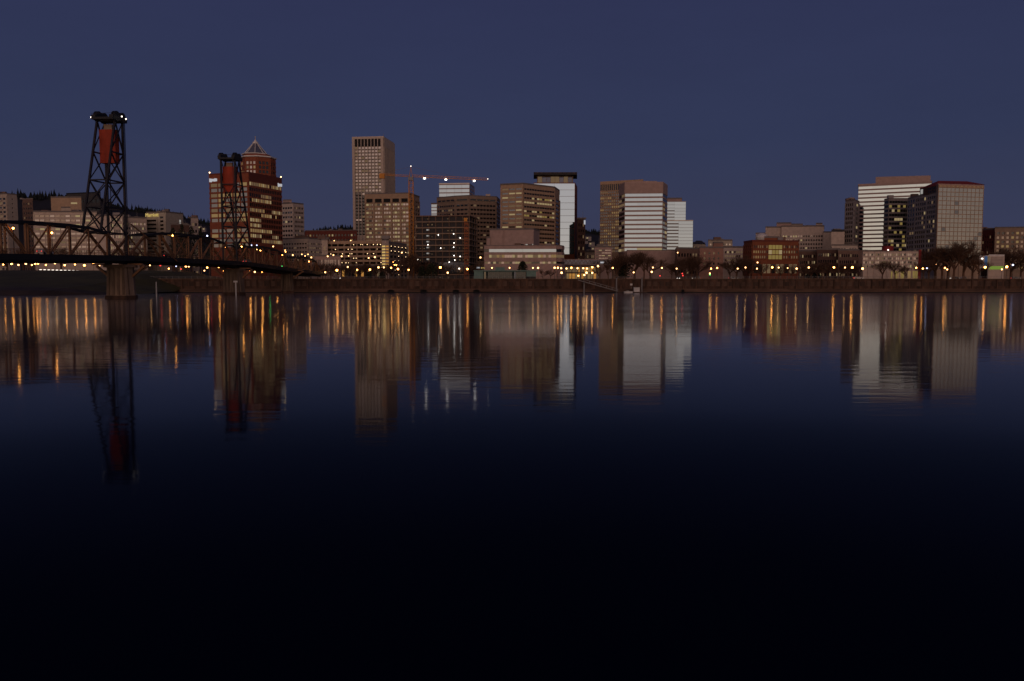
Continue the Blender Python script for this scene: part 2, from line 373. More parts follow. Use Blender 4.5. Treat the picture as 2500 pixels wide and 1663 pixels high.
for k in range(420):                              # close-set canopy along the crest itself
    px = rng.uniform(-60, 560) if k < 330 else rng.choice((rng.uniform(770, 880), rng.uniform(1400, 1470))); zt = zy(ridge(px), HD)
    conifer(b, xp(px, HD, zt), HD+rng.uniform(-25, 5), zt-rng.uniform(4, 8), rng.uniform(8, 13), rng.uniform(3.5, 6), rng, 4, 6)
stuff(tag(b.build('hillside_forest', 'needles'), 'dark evergreen forest covering the hills behind the town', 'forest'))
variants = []
for k in range(4):
    b = MB(); conifer(b, 0, 0, 0, 1, .22+.03*k, random.Random(20+k), 7, 7); variants.append(b.mesh('conifer_crown', 'needles'))
crest = [(c, 19) for c in (30, 44, 51, 84, 92, 98, 104, 112, 121, 126, 133)] + [(c, 12) for c in (311, 322, 331, 339, 345, 352, 360, 371, 390, 397, 402, 409, 423, 435, 441, 447, 460, 470, 478, 491, 499, 508)] + \
    [(c, 9) for c in (786, 797, 808, 815, 826, 834, 843, 851, 1421, 1429, 1438, 1447, 1455)]
seen = {}
for i, (px, h) in enumerate(crest):
    hh = h*rng.uniform(.75, 1.35); zt = zy(ridge(px), HD)
    t = thing('conifer_tree', '', 'tree', (xp(px, HD, zt), HD, zt-hh*.25), 'conifers along the hill crest')
    side = 'above the apartment towers at the left' if px < 200 else ('between the lift towers' if px < 600 else ('left of the tallest tower' if px < 1000 else 'in the gap right of the white glass tower'))
    seen[side] = seen.get(side, -1)+1; t['label'] = ORD[seen[side]] + ' conifer from left on the crest ' + side
    put('crown', variants[i % 4], t, (0, 0, 0), rng.uniform(0, 6), (hh, hh, hh))
    MB().tube((0, 0, -hh*.1), (0, 0, hh*.15), .35, .3, 5).build('trunk', 'bark', t)
for i, (px, py) in enumerate([(196, 494), (212, 502), (452, 548), (461, 551), (478, 549), (487, 552), (496, 556), (1428, 585), (1436, 578), (1444, 592), (1450, 604), (820, 570), (845, 566)]):
    D = 1150; z = zy(py, D); x = xp(px, D, z)
    side = 'left' if px < 600 else ('middle' if px < 1000 else 'right'); seen[side] = seen.get(side, -1)+1
    t = thing('hill_house', ORD[seen[side]] + ' small house with one lit window on the ' + side + ' wooded hill', 'house', (x, D, z-3), 'houses on the wooded hill')
    MB().box(-4, 4, -3, 3, -3, 3).build('wall', 'grey', t)
    b = MB(); b.v = [(-4.4, -3.4, 3), (4.4, -3.4, 3), (4.4, 3.4, 3), (-4.4, 3.4, 3), (-4.4, 0, 5), (4.4, 0, 5)]; b.f = [(0, 1, 5, 4), (2, 3, 4, 5), (0, 4, 3), (1, 2, 5)]
    b.build('roof', 'charcoal', t); put('window', cube('lit_cream'), t, (rng.uniform(-2, 2), -3.03, 1), 0, (2.2, .12, 1.6))
#@@SEAWALL
sw = thing('seawall', 'long stone seawall, coloured dark as shade, with panels and railing along the far bank', 'seawall', (0, SW, 0))
x0, x1 = gx, xp(2560, SW, 6)
MB().box(x0, 1400, -.1, 3, -3, GZ).build('wall', 'wall_stone_shaded', sw)
MB().box(x0, 1400, -1.9, -.11, -3, 1.75).build('ledge', 'ledge', sw)
MB().box(x0, 1400, -2.05, -1.91, -3, .28).build('waterline_stain', 'black', sw)
MB().box(x0-.3, 1400, -.55, .5, GZ, GZ+.28).build('coping', 'concrete', sw)
pm = MB().box(-1.05, 1.05, -.10, .1, 0, 2.3).mesh('panel', 'wall_panel_shaded'); cm = MB().box(-.28, .28, -.35, .1, 0, 4.1).mesh('pilaster', 'wall_stone_shaded'); rp = MB().box(-.05, .05, -.05, .05, 0, 1.0).mesh('railing_post', 'metal')
stp = 2.82; i = 0; x = x0+1.5
while x < x1:
    if not (xp(1378, SW) < x < xp(1560, SW)):
        put('panel', pm, sw, (x, -.12, 2.9), 0, (random.uniform(.85, 1.05), 1, random.uniform(.8, 1.05)))
    if i % 2 == 0: put('pilaster', cm, sw, (x-stp/2, -.12, 1.8))
    put('railing_post', rp, sw, (x, 0, GZ+.28))
    x += stp; i += 1
MB().box(x0, x1+20, -.04, .04, GZ+1.25, GZ+1.33).build('handrail', 'metal', sw)
MB().box(x0, x1+20, -.03, .03, GZ+.72, GZ+.77).build('railing_wire', 'metal', sw)
for px in (954, 1034, 1113, 1163, 1668):
    xx = xp(px, SW-3, 1); r = 1.5 if px < 1500 else .6
    t = thing('outfall', 'round black outfall mouth in the seawall ledge below the ' + {954: 'parking garage', 1034: 'tower crane', 1113: 'building shell', 1163: 'green pavilion end', 1668: 'red traffic lights'}[px], 'outfall', (xx, SW-2, .75))
    b = MB(); n = 14
    for ri, yy in ((1.0, 0), (1.0, -.9), (.78, -.9), (.78, -.1)):
        for q in range(n): b.v.append((r*ri*math.cos(6.2832*q/n), yy, .7*ri*math.sin(6.2832*q/n)))
    for k in range(3):
        for q in range(n): b.f.append((k*n+q, k*n+(q+1) % n, (k+1)*n+(q+1) % n, (k+1)*n+q))
    b.f.append(tuple(3*n+q for q in range(n)))
    b.build('pipe_mouth', 'black', t)
# sloping gangway and floating dock under the seawall
g = thing('gangway', 'grey sloping gangway descending from the seawall to the dock', 'gangway', (xp(1460, SW-5, 3), SW-5, 0))
dx = xp(1527, SW-5) - xp(1430, SW-5); b = MB()
b.beam((-dx/2, 0, 5.6), (dx/2, 0, .7), 1.6, .3).build('walkway', 'metal', g)
for s_ in (-.8, .8):
    MB().beam((-dx/2, s_, 6.6), (dx/2, s_, 1.7), .12).build('handrail', 'metal', g)
    for k in range(8):
        f = k/7; p = (-dx/2+dx*f, s_, 5.6-4.9*f); MB().beam(p, (p[0], p[1], p[2]+1), .1).build('post', 'metal', g)
d = thing('floating_dock', 'low floating dock at the foot of the gangway', 'dock', (xp(1540, SW-6, 1), SW-6, 0))
MB().box(-6, 7, -1.6, 1.6, -.4, .45).build('deck', 'concrete', d); MB().box(-6.05, 7.05, -1.7, -1.61, -.3, .2).build('fender', 'black', d)
hts = thing('dock_hut', 'small pale box hut standing on the floating dock', 'hut', (xp(1554, SW-6, 1), SW-6, .45))
MB().box(-1.25, 1.25, -1, 1, 0, 1.9).build('wall', 'white_paint', hts); MB().box(-1.4, 1.4, -1.15, 1.15, 1.9, 2.05).build('roof', 'metal', hts)
sgn = thing('dock_sign', 'small white sign above the dock hut on the seawall', 'sign', (xp(1541, SW-2, 3), SW-2.2, 1.75))
MB().beam((0, 0, 0), (0, 0, 1.9), .12).build('post', 'metal', sgn); MB().box(-.5, .5, -.1, -.02, 1.5, 2.3).build('board', 'white_paint', sgn)
bt = thing('small_boat', 'small low white boat moored beside the dock hut', 'boat', (xp(1533, SW-9, 1), SW-9, .1))
b = MB(); hull = [(-1.9, 0), (-1.6, -.7), (1.2, -.7), (2.3, 0), (1.2, .7), (-1.6, .7)]; b.prism([(p[0]*.9, p[1]*.8) for p in hull], -.2, .55, hull).build('hull', 'white_paint', bt)
MB().box(-.6, .5, -.5, .5, .55, .95).build('cabin', 'metal', bt)
for px, top in ((1426, 690), (1505, 679), (1567, 680)):
    t = thing('mooring_pile', 'tall grey mooring pile beside the gangway, ' + {1426: 'at its upper end', 1505: 'near its lower end', 1567: 'right of the dock hut'}[px], 'pile', (xp(px, SW-4, 2), SW-4, -1))
    MB().tube((0, 0, -2), (0, 0, zy(top, SW-4)+1), .32, .3, 8).build('shaft', 'metal', t); MB().tube((0, 0, zy(top, SW-4)+1), (0, 0, zy(top, SW-4)+1.5), .34, .05, 8).build('cap', 'charcoal', t)
#@@BUILDINGS
def vlow(**kw): return pk(**kw)
# --- far left apartment towers
A = Bld('apartment_tower', 'pale apartment tower with stacked balconies at the left edge', corner(-30, 16, 41, 700, -25), 474, 'tan_light')
A.grid(0, 4, A.top-2, 18, 5, .5, .7, pk(glass_dark=5, lit_dim=2, coated_soft=3)); o, u, n_, L = A.face(0)
for k in range(18): A.strip(0, L*.35, L*.8, 4+(A.top-6)/18*k+.2, 4+(A.top-6)/18*k+1.0, 'white_stone', 1.3, 'balcony')
A.grid(1, 4, A.top-2, 18, 1, .3, .12, 'glass_dark'); A.done()
A = Bld('apartment_tower', 'darker apartment tower behind the bridge, second from the left edge', plan((55, 760), (80, 755)), 486, 'brown'); A.grid(0, 4, A.top-2, 16, 4, .4, .5, pk(glass_dark=8, lit_dim=1)); A.done()
# --- large tan office block behind the bridge
A = Bld('office_block', 'broad tan office block behind the left truss of the bridge', plan((81, 520), (236, 522)), 518, 'tan_light', back=35)
A.grid(0, A.z(640), A.z(522), 11, 12, .42, .93, lambda r, c: random.choices(['coated_soft', 'glass_tan', 'lit_cream', 'lit_dim'], [6, 8, 3.2 if r in (0, 1, 2, 4, 8) else .3, 1])[0], vert=True); A.done()
A2 = Bld('p', '', plan((124, 545), (198, 545)), 483, 'tan', base=A.base+A.top-3, parent=A); A2.win(0, 13, 17, A2.top-4, A2.top-3, 'lit_cream'); A2.done()
A2 = Bld('p', '', plan((149, 526), (172, 526)), 508, 'tan_light', base=A.base+A.top-1, parent=A, back=10); A2.done()
A = Bld('office_block', 'black slab roofed office block behind the near lift tower', plan((162, 650), (245, 640)), 471, 'charcoal', roof='black'); A.grid(0, 3, A.top-3, 10, 8, .4, .8, 'glass_dark'); A.done()
A = Bld('office_block', 'low pale block with lit top windows right behind the near lift tower', plan((234, 515), (300, 518)), 527, 'tan_light')
A.strip(0, 2.4, 6.8, 0, A.top-.8, 'white_stone', .8, 'pale_pier'); A.grid(0, A.z(640), A.z(529), 8, 7, .5, .7, pk(glass_dark=4, lit_cream=3, coated_soft=3), a0=7.5); A.done()
A = Bld('hotel_wing', 'pale hotel wing with grid of small windows left of the yellow sign', plan((296, 540), (358, 545)), 532, 'tan_light')
A.grid(0, A.z(640), A.z(541), 9, 12, .5, .6, pk(glass_dark=5, coated_soft=4, lit_dim=2, lit_cream=1)); A.done()
A = Bld('hotel', 'pale hotel with yellow lit sign at its top and blank pinkish side', corner(357, 405, 447, 560, -22), 519, 'cream')
A.grid(0, A.z(620), A.z(533), 9, 1, .45, .96, 'glass_tan', a1=9.6, pr=.3); A.grid(0, A.z(620), A.z(526), 10, 1, .5, .5, 'glass_tan', a0=10.2, pr=.3)
for k, py in enumerate((534, 541)): A.win(1, 12, 13.2, A.z(py)-1.5, A.z(py), 'lit_white')
o, u, n_, L = A.face(1); A.done()
# illuminated lettering
cu = bpy.data.curves.new('sign', 'FONT'); cu.body = 'Marriott'; cu.size = 3.4; cu.extrude = .15; cu.align_x = 'CENTER'
tmp = bpy.data.objects.new('tmp', cu); col.objects.link(tmp); dg = bpy.context.evaluated_depsgraph_get(); sme = bpy.data.meshes.new_from_object(tmp.evaluated_get(dg)); bpy.data.objects.remove(tmp)
sme.materials.clear(); sme.materials.append(MATS['sign_yellow']); o, u, n_, L = A.face(0)
s_ = put('sign_lettering', sme, A.o, (o[0]+u[0]*5.6+n_[0]*.62, o[1]+u[1]*5.6+n_[1]*.62, A.z(529)+.3)); s_.rotation_euler = (R(90), 0, math.atan2(u[1], u[0])); s_['label'] = 'yellow lit lettering across the top of the hotel'
A = Bld('low_building', 'dark low building with a pale roof edge right of the hotel', plan((417, 500), (462, 505)), 549, 'brown_dark', roof='roof_grey'); A.grid(0, 3, A.top-2, 4, 8, .4, .6, pk(glass_dark=4, lit_dim=1)); A.done()
A = Bld('low_building', 'small white building with bright corner beside the brick tower', plan((466, 600), (484, 600)), 533, 'white_stone'); A.grid(0, 3, A.top-2, 8, 2, .4, .6, pk(glass_dark=2, lit_dim=1)); A.done()
# --- brown brick office tower with lit signs
A = Bld('brick_tower', 'red brick office tower with white lit signs at both top corners', corner(510.5, 606.6, 687, 500, -20), 423, 'brick', roof='brick_dark')
ys = [449, 461.5, 474.5, 487, 499, 511.5, 524, 536, 562, 574.5, 586.5, 598.5]
o, u, n_, L = A.face(0); cw = (L-1.6)/5
prev = A.top
for py in ys:
    zc = A.z(py)
    A.bar(0, 0, L, zc+1.0, prev, .35); prev = zc-1.0
    for k in range(5): A.win(0, .9+cw*k+.25, .9+cw*(k+1)-.25, zc-1.05, zc+1.05, random.choices(['pane_bright', 'lit_warm', 'lit_dim', 'coated_soft'], [5, 2, 1.5, 1.5])[0])
A.bar(0, 0, L, 0, prev, .35)
for k in range(6): A.bar(0, max(0, .9+cw*k-.3), min(L, .9+cw*k+.3), 0, A.top-.2, .4)
o, u, n_, L1 = A.face(1); cw = (L1-1.2)/18; prev = A.top
for j, py in enumerate([447.5, 461, 475, 487, 499, 511.5, 523, 536, 549, 562, 575, 587]):
    zc = A.z(py); A.bar(1, 0, L1, zc+1.0, prev, .3); prev = zc-1.0
    dens = [.7, .06, .5, .45, .08, .6, .6, .55, .28, .3, .33, .45][j]; run = 0
    for k in range(18):
        run = (random.random() < dens*1.1) if k % 6 == 0 or random.random() < .10 else run
        A.win(1, .6+cw*k+.12, .6+cw*(k+1)-.12, zc-1.02, zc+1.02, random.choice(['lit_warm', 'lit_warm', 'lit_dim', 'lit_dim', 'lit_cream']) if run else 'glass_dark')
    for k in range(1, 18): A.bar(1, .6+cw*k-.18, .6+cw*k+.18, zc-1.0, zc+1.0, .25)
A.bar(1, 0, L1, 0, prev, .3)
A.strip(1, 0, L1, A.z(441), A.top, 'brick_dark', .36, 'parapet_band')
for i, (a0, a1, lab) in enumerate(((.6, 6.2, 'left'), (L1-4.6, L1-.4, 'right'))):
    o, u, n_, LL = A.face(i); yb = A.z(436 if i == 0 else 438.5); b = MB(); cx_ = (a0+a1)/2; hw = (a1-a0)/2
    if i == 1: yb = A.z(439)
    ring = [(-1, -.9), (-.4, -1), (-.3, -.55), (.35, -.7), (1, -.6), (1, .75), (.5, .9), (.1, .6), (-.4, .75), (-1, 1)]
    for d_ in (.45, .75):
        for q in ring: b.v.append((o[0]+u[0]*(cx_+q[0]*hw)+n_[0]*d_, o[1]+u[1]*(cx_+q[0]*hw)+n_[1]*d_, yb+q[1]*1.15))
    m_ = len(ring); b.f += [tuple(range(m_)), tuple(m_+q for q in range(m_))] + [(q, (q+1) % m_, m_+(q+1) % m_, m_+q) for q in range(m_)]
    b.build('lit_sign', 'sign_white', A.o)['label'] = 'glowing white sign at the ' + lab + ' top corner'
for (px_, fi, a_) in ((0, 0, .4), (1, 1, L1-.4)):
    o, u, n_, LL = A.face(fi); MB().ball((o[0]+u[0]*a_, o[1]+u[1]*a_, A.top+1.6), .45, 6, 4).build('beacon', 'tiny_warm', A.o)
A.done()
# --- octagonal brick skyscraper with peaked roof
KD = 760.0; kx = xp(620, KD, 90); zt = zy(382, KD)
K = thing('octagonal_skyscraper', 'red brick skyscraper with pale edged steel pyramid roof and spire', 'skyscraper', (kx, KD+15, GZ))
def octo(r, rot=.24, sx=1): return [(r*math.cos(rot+i*math.pi/4)*sx, r*math.sin(rot+i*math.pi/4)) for i in range(8)]
H = zt-GZ; body = octo(15.3); b = MB(); b.prism(body, 0, H)
wins = []
for i in range(8):
    p, q = body[i], body[(i+1) % 8]; L = math.hypot(q[0]-p[0], q[1]-p[1]); u = ((q[0]-p[0])/L, (q[1]-p[1])/L); nn = (u[1], -u[0])
    if nn[1] > .35: continue
    for r in range(9):
        z1 = H-4.2-r*4.0; lit = nn[0] < .5
        b.obox(p, u, nn, 0, L, -.1, .4, z1+.2, z1+1.4)
        for c in range(3):
            a0 = L*(.1+.28*c); mm = random.choice(['coated_soft', 'lit_dim', 'coated_soft', 'glass_tan', 'lit_warm']) if lit else 'glass_dark'
            put('window', cube(mm), K, (p[0]+u[0]*(a0+L*.12)+nn[0]*.1, p[1]+u[1]*(a0+L*.12)+nn[1]*.1, z1-1.2), math.atan2(u[1], u[0]), (L*.22, .3, 2.4))
    for c in range(4): b.obox(p, u, nn, max(0, L*(.04+.28*c)-.45), L*(.04+.28*c)+.45, -.1, .55, H-44, H-1)
b.build('wall', 'brick', K)
MB().prism(octo(16.4), H, H+1.1).build('cornice', 'white_paint', K)
z1 = zy(373, KD)-GZ; z2 = zy(344.5, KD)-GZ
up = []
b = MB(); b.prism(octo(14.0), H+1.1, z1, octo(12.0)); up.append(b.build('upper_storey', 'brick', K))
up.append(MB().prism(octo(12.6), z1, z1+.8).build('eave', 'white_paint', K))
rf = MB().prism(octo(10.2), z1+.8, z2, octo(2.2)).build('pyramid_roof', 'slate', K)
for p, q in zip(octo(10.4), octo(2.4)): MB().beam((p[0], p[1], z1+.8), (q[0], q[1], z2), .55).build('roof_rib', 'white_paint', rf)
b = MB(); b.prism(octo(2.6), z2, z2+1.6); b.prism(octo(1.5), z2+1.6, z2+3.4, octo(.7)); up.append(b.build('lantern', 'white_paint', K)); up.append(rf)
up.append(MB().tube((0, 0, z2+3.4), (0, 0, zy(327, KD)-GZ), .45, .2, 6).build('spire', 'white_stone', K)); up.append(MB().ball((0, 0, zy(327, KD)-GZ), .5, 6, 4).build('beacon', 'lit_dim', K))
for q in up[1:]: q.location.x -= 2.4
up[0].location.x -= 1.2
# --- white block right of the brick tower
A = Bld('office_block', 'white office block with dark ribbon windows right of the brick tower', corner(676, 716, 741, 620, -30), 497, 'white_stone')
for f_ in (0, 1): A.grid(f_, A.z(580), A.z(502), 7, 6, .45, .8, lambda r, c: random.choices(['glass_dark', 'lit_dim', 'lit_cream', 'coated_soft'], [5, 2 if r in (3, 5) else .5, 2 if r == 3 else .2, 2])[0])
A.done(); A2 = Bld('p', '', plan((690, 640), (712, 640)), 490, 'pink', base=A.base+A.top-1, parent=A, back=10); A2.done()
A = Bld('low_building', 'wide pale low block below the white office block', corner(690, 752, 787, 560, -25), 583, 'tan_light'); A.grid(0, A.z(640), A.z(590), 5, 9, .35, .7, pk(glass_dark=4, lit_dim=2, coated_soft=2)); A.grid(1, A.z(640), A.z(590), 5, 8, .35, .7, pk(glass_dark=4, lit_dim=3)); A.done()
A = Bld('brick_block', 'dark brick block with few lit windows left of the tallest tower', plan((745, 800), (872, 790)), 563, 'brick_dark'); A.grid(0, 4, A.top-2, 9, 16, .4, .5, pk(glass_dark=12, lit_warm=1, lit_cream=1)); A.done()
# --- tallest tower
A = Bld('tall_tower', 'tallest tan tower with white fins and dark crown', corner(860, 936, 962, 850, -7), 335, 'white_stone', roof='white_stone')
o, u, n_, L = A.face(0); nb = 8; ml = 2.4; bw = (L-2*ml)/nb; zcr = A.z(358); pitch = A.z(358+7.0*.0) - A.z(366.05)
A.bar(0, 0, ml, 0, A.top, 1.2); A.bar(0, L-ml, L, 0, A.top, 1.2)
for k in range(nb+1): A.bar(0, ml+bw*k-.35, ml+bw*k+.35, 0, A.top-1.5, 1.0)
A.bar(0, ml, L-ml, A.top-1.5, A.top, .9)
for k in range(nb): A.win(0, ml+bw*k+.3, ml+bw*(k+1)-.3, zcr+.3, A.top-1.6, 'black', name='crown_louvre')
rows = 27
for r in range(rows):
    z1 = zcr - r*pitch
    for k in range(nb):
        dark = (k < 3 and r > (13.5 if k < 2 else 14.6))
        A.win(0, ml+bw*k+.3, ml+bw*(k+1)-.3, z1-pitch*.62, z1-.15, 'glass_dark' if dark and random.random() < .93 else random.choices(['coated_soft', 'lit_dim', 'glass_tan'], [9, 1, 1])[0])
        if not dark: A.bar(0, ml+bw*k+.3, ml+bw*(k+1)-.3, z1-pitch*.72, z1-pitch*.62, .5)
        else: A.win(0, ml+bw*k+.3, ml+bw*(k+1)-.3, z1-pitch*.98, z1-pitch*.64, 'black', name='spandrel')
        if not dark: A.win(0, ml+bw*k+.3, ml+bw*(k+1)-.3, z1-pitch*.97, z1-pitch*.74, 'glass_dark', d=.1, name='spandrel')
o, u, n_, L = A.face(1)
for k in range(9): A.bar(1, max(0, L/8*k-.9), min(L, L/8*k+.9), 0, A.top-1, .9)
for k in range(8): A.win(1, L/8*k+.95, L/8*(k+1)-.95, 2, A.top-9, 'coated_soft', name='window_strip')
A.bar(1, 0, L, A.top-9, A.top, .7); A.done()
MB().tube((0, 0, A.top+.9), (0, 0, A.top+4), .25, .1, 5).build('antenna', 'metal', A.o, (A.full[1][0], A.full[1][1]+2, 0))
# --- tan slab with wide bays
A = Bld('office_slab', 'tan office slab with five wide bays and dark top openings below the tallest tower', corner(891, 1000, 1024, 600, -9), 473, 'tan')
o, u, n_, L = A.face(0)
A.grid(0, A.z(494), A.z(484), 1, 5, .9, .80, 'black', pr=.8, name='top_opening_shade'); A.bar(0, 0, L, A.z(484), A.top, .8)  # black panels paint the shade inside the top openings
A.grid(0, A.z(622), A.z(494), 13, 15, .48, .86, lambda r, c: random.choices(['lit_cream', 'lit_dim', 'coated_soft', 'glass_dark'], [2.2 if (r in (0, 5, 7, 8) or c > 8) else .8, 1.5, 4, 2.2 if r in (2, 4, 6) else .7])[0], pr=.35, ml=.8, mr=.8)
for k in range(6): A.bar(0, max(0, L/5*k-.7), min(L, L/5*k+.7), 0, A.z(484), .8)
A.grid(1, A.z(622), A.z(484), 14, 4, .5, .7, pk(glass_dark=8, lit_dim=1)); A.done()
# --- white ribbon block and faceted brown block
A = Bld('ribbon_block', 'white ribbon windowed block rising behind the faceted brown block', corner(1072, 1146, 1158, 760, -6), 449, 'pink', roof='coated_soft')
A.grid(0, A.z(491), A.z(450), 4, 4, .74, .985, 'coated_glass', pr=.2, ml=.1, mr=.1); A.grid(1, A.z(491), A.z(450), 4, 2, .7, .9, 'glass_smoke', pr=.2); A.done()
A2 = Bld('p', '', corner(1053, 1150, 1162, 752, -6), 497, 'pink', parent=A, partname='lower_block'); A2.grid(0, A2.z(530), A2.z(497.5), 4, 6, .76, .985, 'coated_glass', pr=.2, ml=.1, mr=.1); A2.done()
A = Bld('faceted_block', 'faceted brown office block behind the building shell', plan((1067, 668), (1112, 655), (1145, 650), (1212, 660), (1220, 684)), 479, 'tan_dark', back=40)
for i, (cc, kw) in enumerate(((8, 0), (3, 1), (8, 0), (2, 0))):
    A.grid(i, A.z(640), A.z(496), 14, cc, .42, .8, (lambda r, c: 'coated_glass' if r < 3 else random.choice(['coated_soft', 'glass_dark'])) if kw else pk(glass_dark=6, coated_soft=3, lit_dim=.6), pr=.35, ml=.8, mr=.8)
    o, u, n_, L = A.face(i); A.grid(i, A.z(490.5), A.z(484.5), 1, max(1, cc//2), .6, .85, 'glass_dark', pr=.35, name='louvre'); A.bar(i, 0, L, A.z(484.5), A.top, .45)
A.done()
A2 = Bld('p', '', plan((1186, 670), (1197, 670)), 474, 'white_stone', base=A.base+A.top, parent=A, back=6, partname='rooftop_unit'); A2.done(roof=False)
# --- building shell under construction
A = Bld('building_shell', 'unfinished building shell of bare floor slabs with work lights beside the crane', corner(1013, 1148, 1168, 520, -8), 640, 'charcoal'); A.top = 1.0
full = A.full; topz = zy(525, 520)-GZ; nf = 11; fh = topz/nf
MB().prism([(p[0]*.93, p[1]*.93) for p in full], 0, topz-1).build('core_wall', 'charcoal', A.o)
for k in range(1, nf+1): MB().prism(full, fh*k-.7, fh*k).build('floor_slab', 'tan_dark' if k < nf else 'brown', A.o)
for i in (0, 1):
    o, u, n_, L = A.face(i); nc = 8 if i == 0 else 3
    for k in range(nc+1):
        a = .5+(L-1)*k/nc; MB().box(-.28, .28, -.28, .28, 0, topz).build('column', 'concrete', A.o, (o[0]+u[0]*a-n_[0]*.6, o[1]+u[1]*a-n_[1]*.6, 0))
o, u, n_, L = A.face(0)
for k in range(10):
    a0 = L*k/10; A.win(0, a0+.1, a0+L/10-.1, fh*1.1, fh*3.0, 'glass_smoke', d=.2, name='curtain_panel')
for k in range(nf):
    for c in range(14):
        if random.random() < .30: A.win(0, L*(c+.25)/14, L*(c+.25+random.uniform(.1, .3))/14, fh*k+1.2, fh*k+random.uniform(1.5, 2.0), random.choice(['lit_dim', 'lit_dim', 'lit_dim', 'lit_warm']), d=-.5, name='lit_opening')
for k in (3, 4, 5, 6, 7, 8): A.win(0, L*.21, L*.21+2.0, fh*k+1.6, fh*k+2.4, 'lit_white', d=-.6, name='lit_opening')
for px, py in ((1107, 570.6), (1123, 581), (1108, 593), (1107, 603.5), (1075, 605.5), (1108, 624), (1110, 635), (1069, 573), (1043, 597), (1096, 640), (1123, 626)):
    D = 519; p = (xp(px, D, zy(py, D))-A.c[0], D-A.c[1]-.2-(px-1080)*.0, zy(py, D)-GZ)
    fx = (px-1013)/(1148-1013); yy = A.full[0][1]+(A.full[1][1]-A.full[0][1])*fx-.7
    MB().ball((p[0], yy, p[2]), .3, 7, 5).build('work_lamp', 'work_white', A.o)
A.done(roof=False)
# construction hoist
hx = xp(1139, 517, 20); Hs = thing('construction_hoist', 'orange construction hoist mast on the front of the building shell', 'hoist', (hx, 516, GZ)); ht = zy(537, 516)-GZ
for sx in (-1.25, 1.25):
    for sy in (-.6, .6): MB().box(sx-.12, sx+.12, sy-.12, sy+.12, 0, ht-(2 if sx > 0 else 0)).build('rail', 'hoist', Hs)
b = MB(); kz = 0
while kz < ht-2:
    b.box(-1.2, 1.2, -.68, -.60, kz, kz+.35); b.beam((-1.2, -.66, kz), (1.2, -.66, kz+1.6), .12); b.beam((1.2, -.64, kz), (-1.2, -.64, kz+1.6), .12); kz += 1.6
b.build('lattice', 'hoist', Hs)
for k in range(12): MB().box(-1.15, 1.15, -.5, .5, ht/12*k+.6, ht/12*k+1.4).build('landing_gate', 'hoist', Hs)
MB().box(-1.4, .6, -.8, .7, ht-1, ht+1.2).build('head', 'crane_orange', Hs)
# --- tower crane
CD = 545.0; zj = zy(432, CD); cxm = xp(1003.7, CD, 60)
C = thing('tower_crane', 'orange tower crane with three bright lamps along its jib', 'crane', (cxm, CD, GZ)); hj = zj-GZ
b = MB(); hw = 1.35
for sx in (-hw, hw):
    for sy in (-hw, hw): b.box(sx-.16, sx+.16, sy-.16, sy+.16, 0, hj)
kz = 0; fl = 1
while kz < hj-2.6:
    for s_ in (-hw, hw):
        b.beam((-hw*fl, s_, kz), (hw*fl, s_, kz+2.6), .16); b.beam((s_, -hw*fl, kz), (s_, hw*fl, kz+2.6), .16)
        b.beam((-hw, s_, kz), (hw, s_, kz), .14)
    kz += 2.6; fl = -fl
b.build('mast', 'crane_orange', C)
jx0 = xp(927, CD, 60)-cxm; jx1 = xp(1191, CD, 60)-cxm
def jib(xa, xb, za, zb, h, w_):
    b = MB(); n = max(6, int(abs(xb-xa)/2)); P = lambda f, s: (xa+(xb-xa)*f, 0 if s == 2 else (-w_, w_)[s], za+(zb-za)*f+(h if s == 2 else 0))
    for s_ in range(3): b.beam(P(0, s_), P(1, s_), .17)
    for k in range(n):
        f0, f1 = k/n, (k+1)/n
        for s_ in (0, 1): b.beam(P(f0, s_), P((f0+f1)/2, 2), .1); b.beam(P((f0+f1)/2, 2), P(f1, s_), .1)
    return b
jib(1, jx1, hj, zy(440, CD)-GZ, 1.3, .6).build('jib', 'crane_orange', C); jib(-1, jx0, hj, zy(427, CD)-GZ, 1.0, .6).build('counter_jib', 'crane_orange', C)
MB().box(jx0, jx0+3.4, -1, 1, zy(427, CD)-GZ-2.4, zy(427, CD)-GZ+.6).build('counterweight', 'crane_orange', C)
zp = zy(407, CD)-GZ; b = MB()
for sx in (-1, 1):
    for sy in (-.8, .8): b.beam((sx, sy, hj), (0, 0, zp), .2)
b.build('tower_head', 'crane_orange', C); MB().box(-1.6, 1.6, -1.7, .6, hj-2.4, hj-.1).build('operator_cab', 'metal', C)
MB().beam((0, 0, zp), (jx0+2, 0, zy(427, CD)-GZ+1), .07).build('pendant_cable', 'steel_brown', C); MB().beam((0, 0, zp), (jx1*.6, 0, zy(437, CD)-GZ+1.3), .07).build('pendant_cable', 'steel_brown', C)
for px, py in ((1037, 436), (1089, 439), (1158, 442)):
    t = MB(); xx = xp(px, CD, 60)-cxm; t.ball((xx, -.6, zy(py, CD)-GZ), .8, 8, 5, .7).build('jib_lamp', 'work_white', C)
MB().ball((0, 0, zp+.3), .35, 6, 4).build('beacon', 'lamp_white', C); MB().ball((jx1, 0, zy(439, CD)-GZ+.5), .3, 6, 4).build('beacon', 'lamp_white', C)
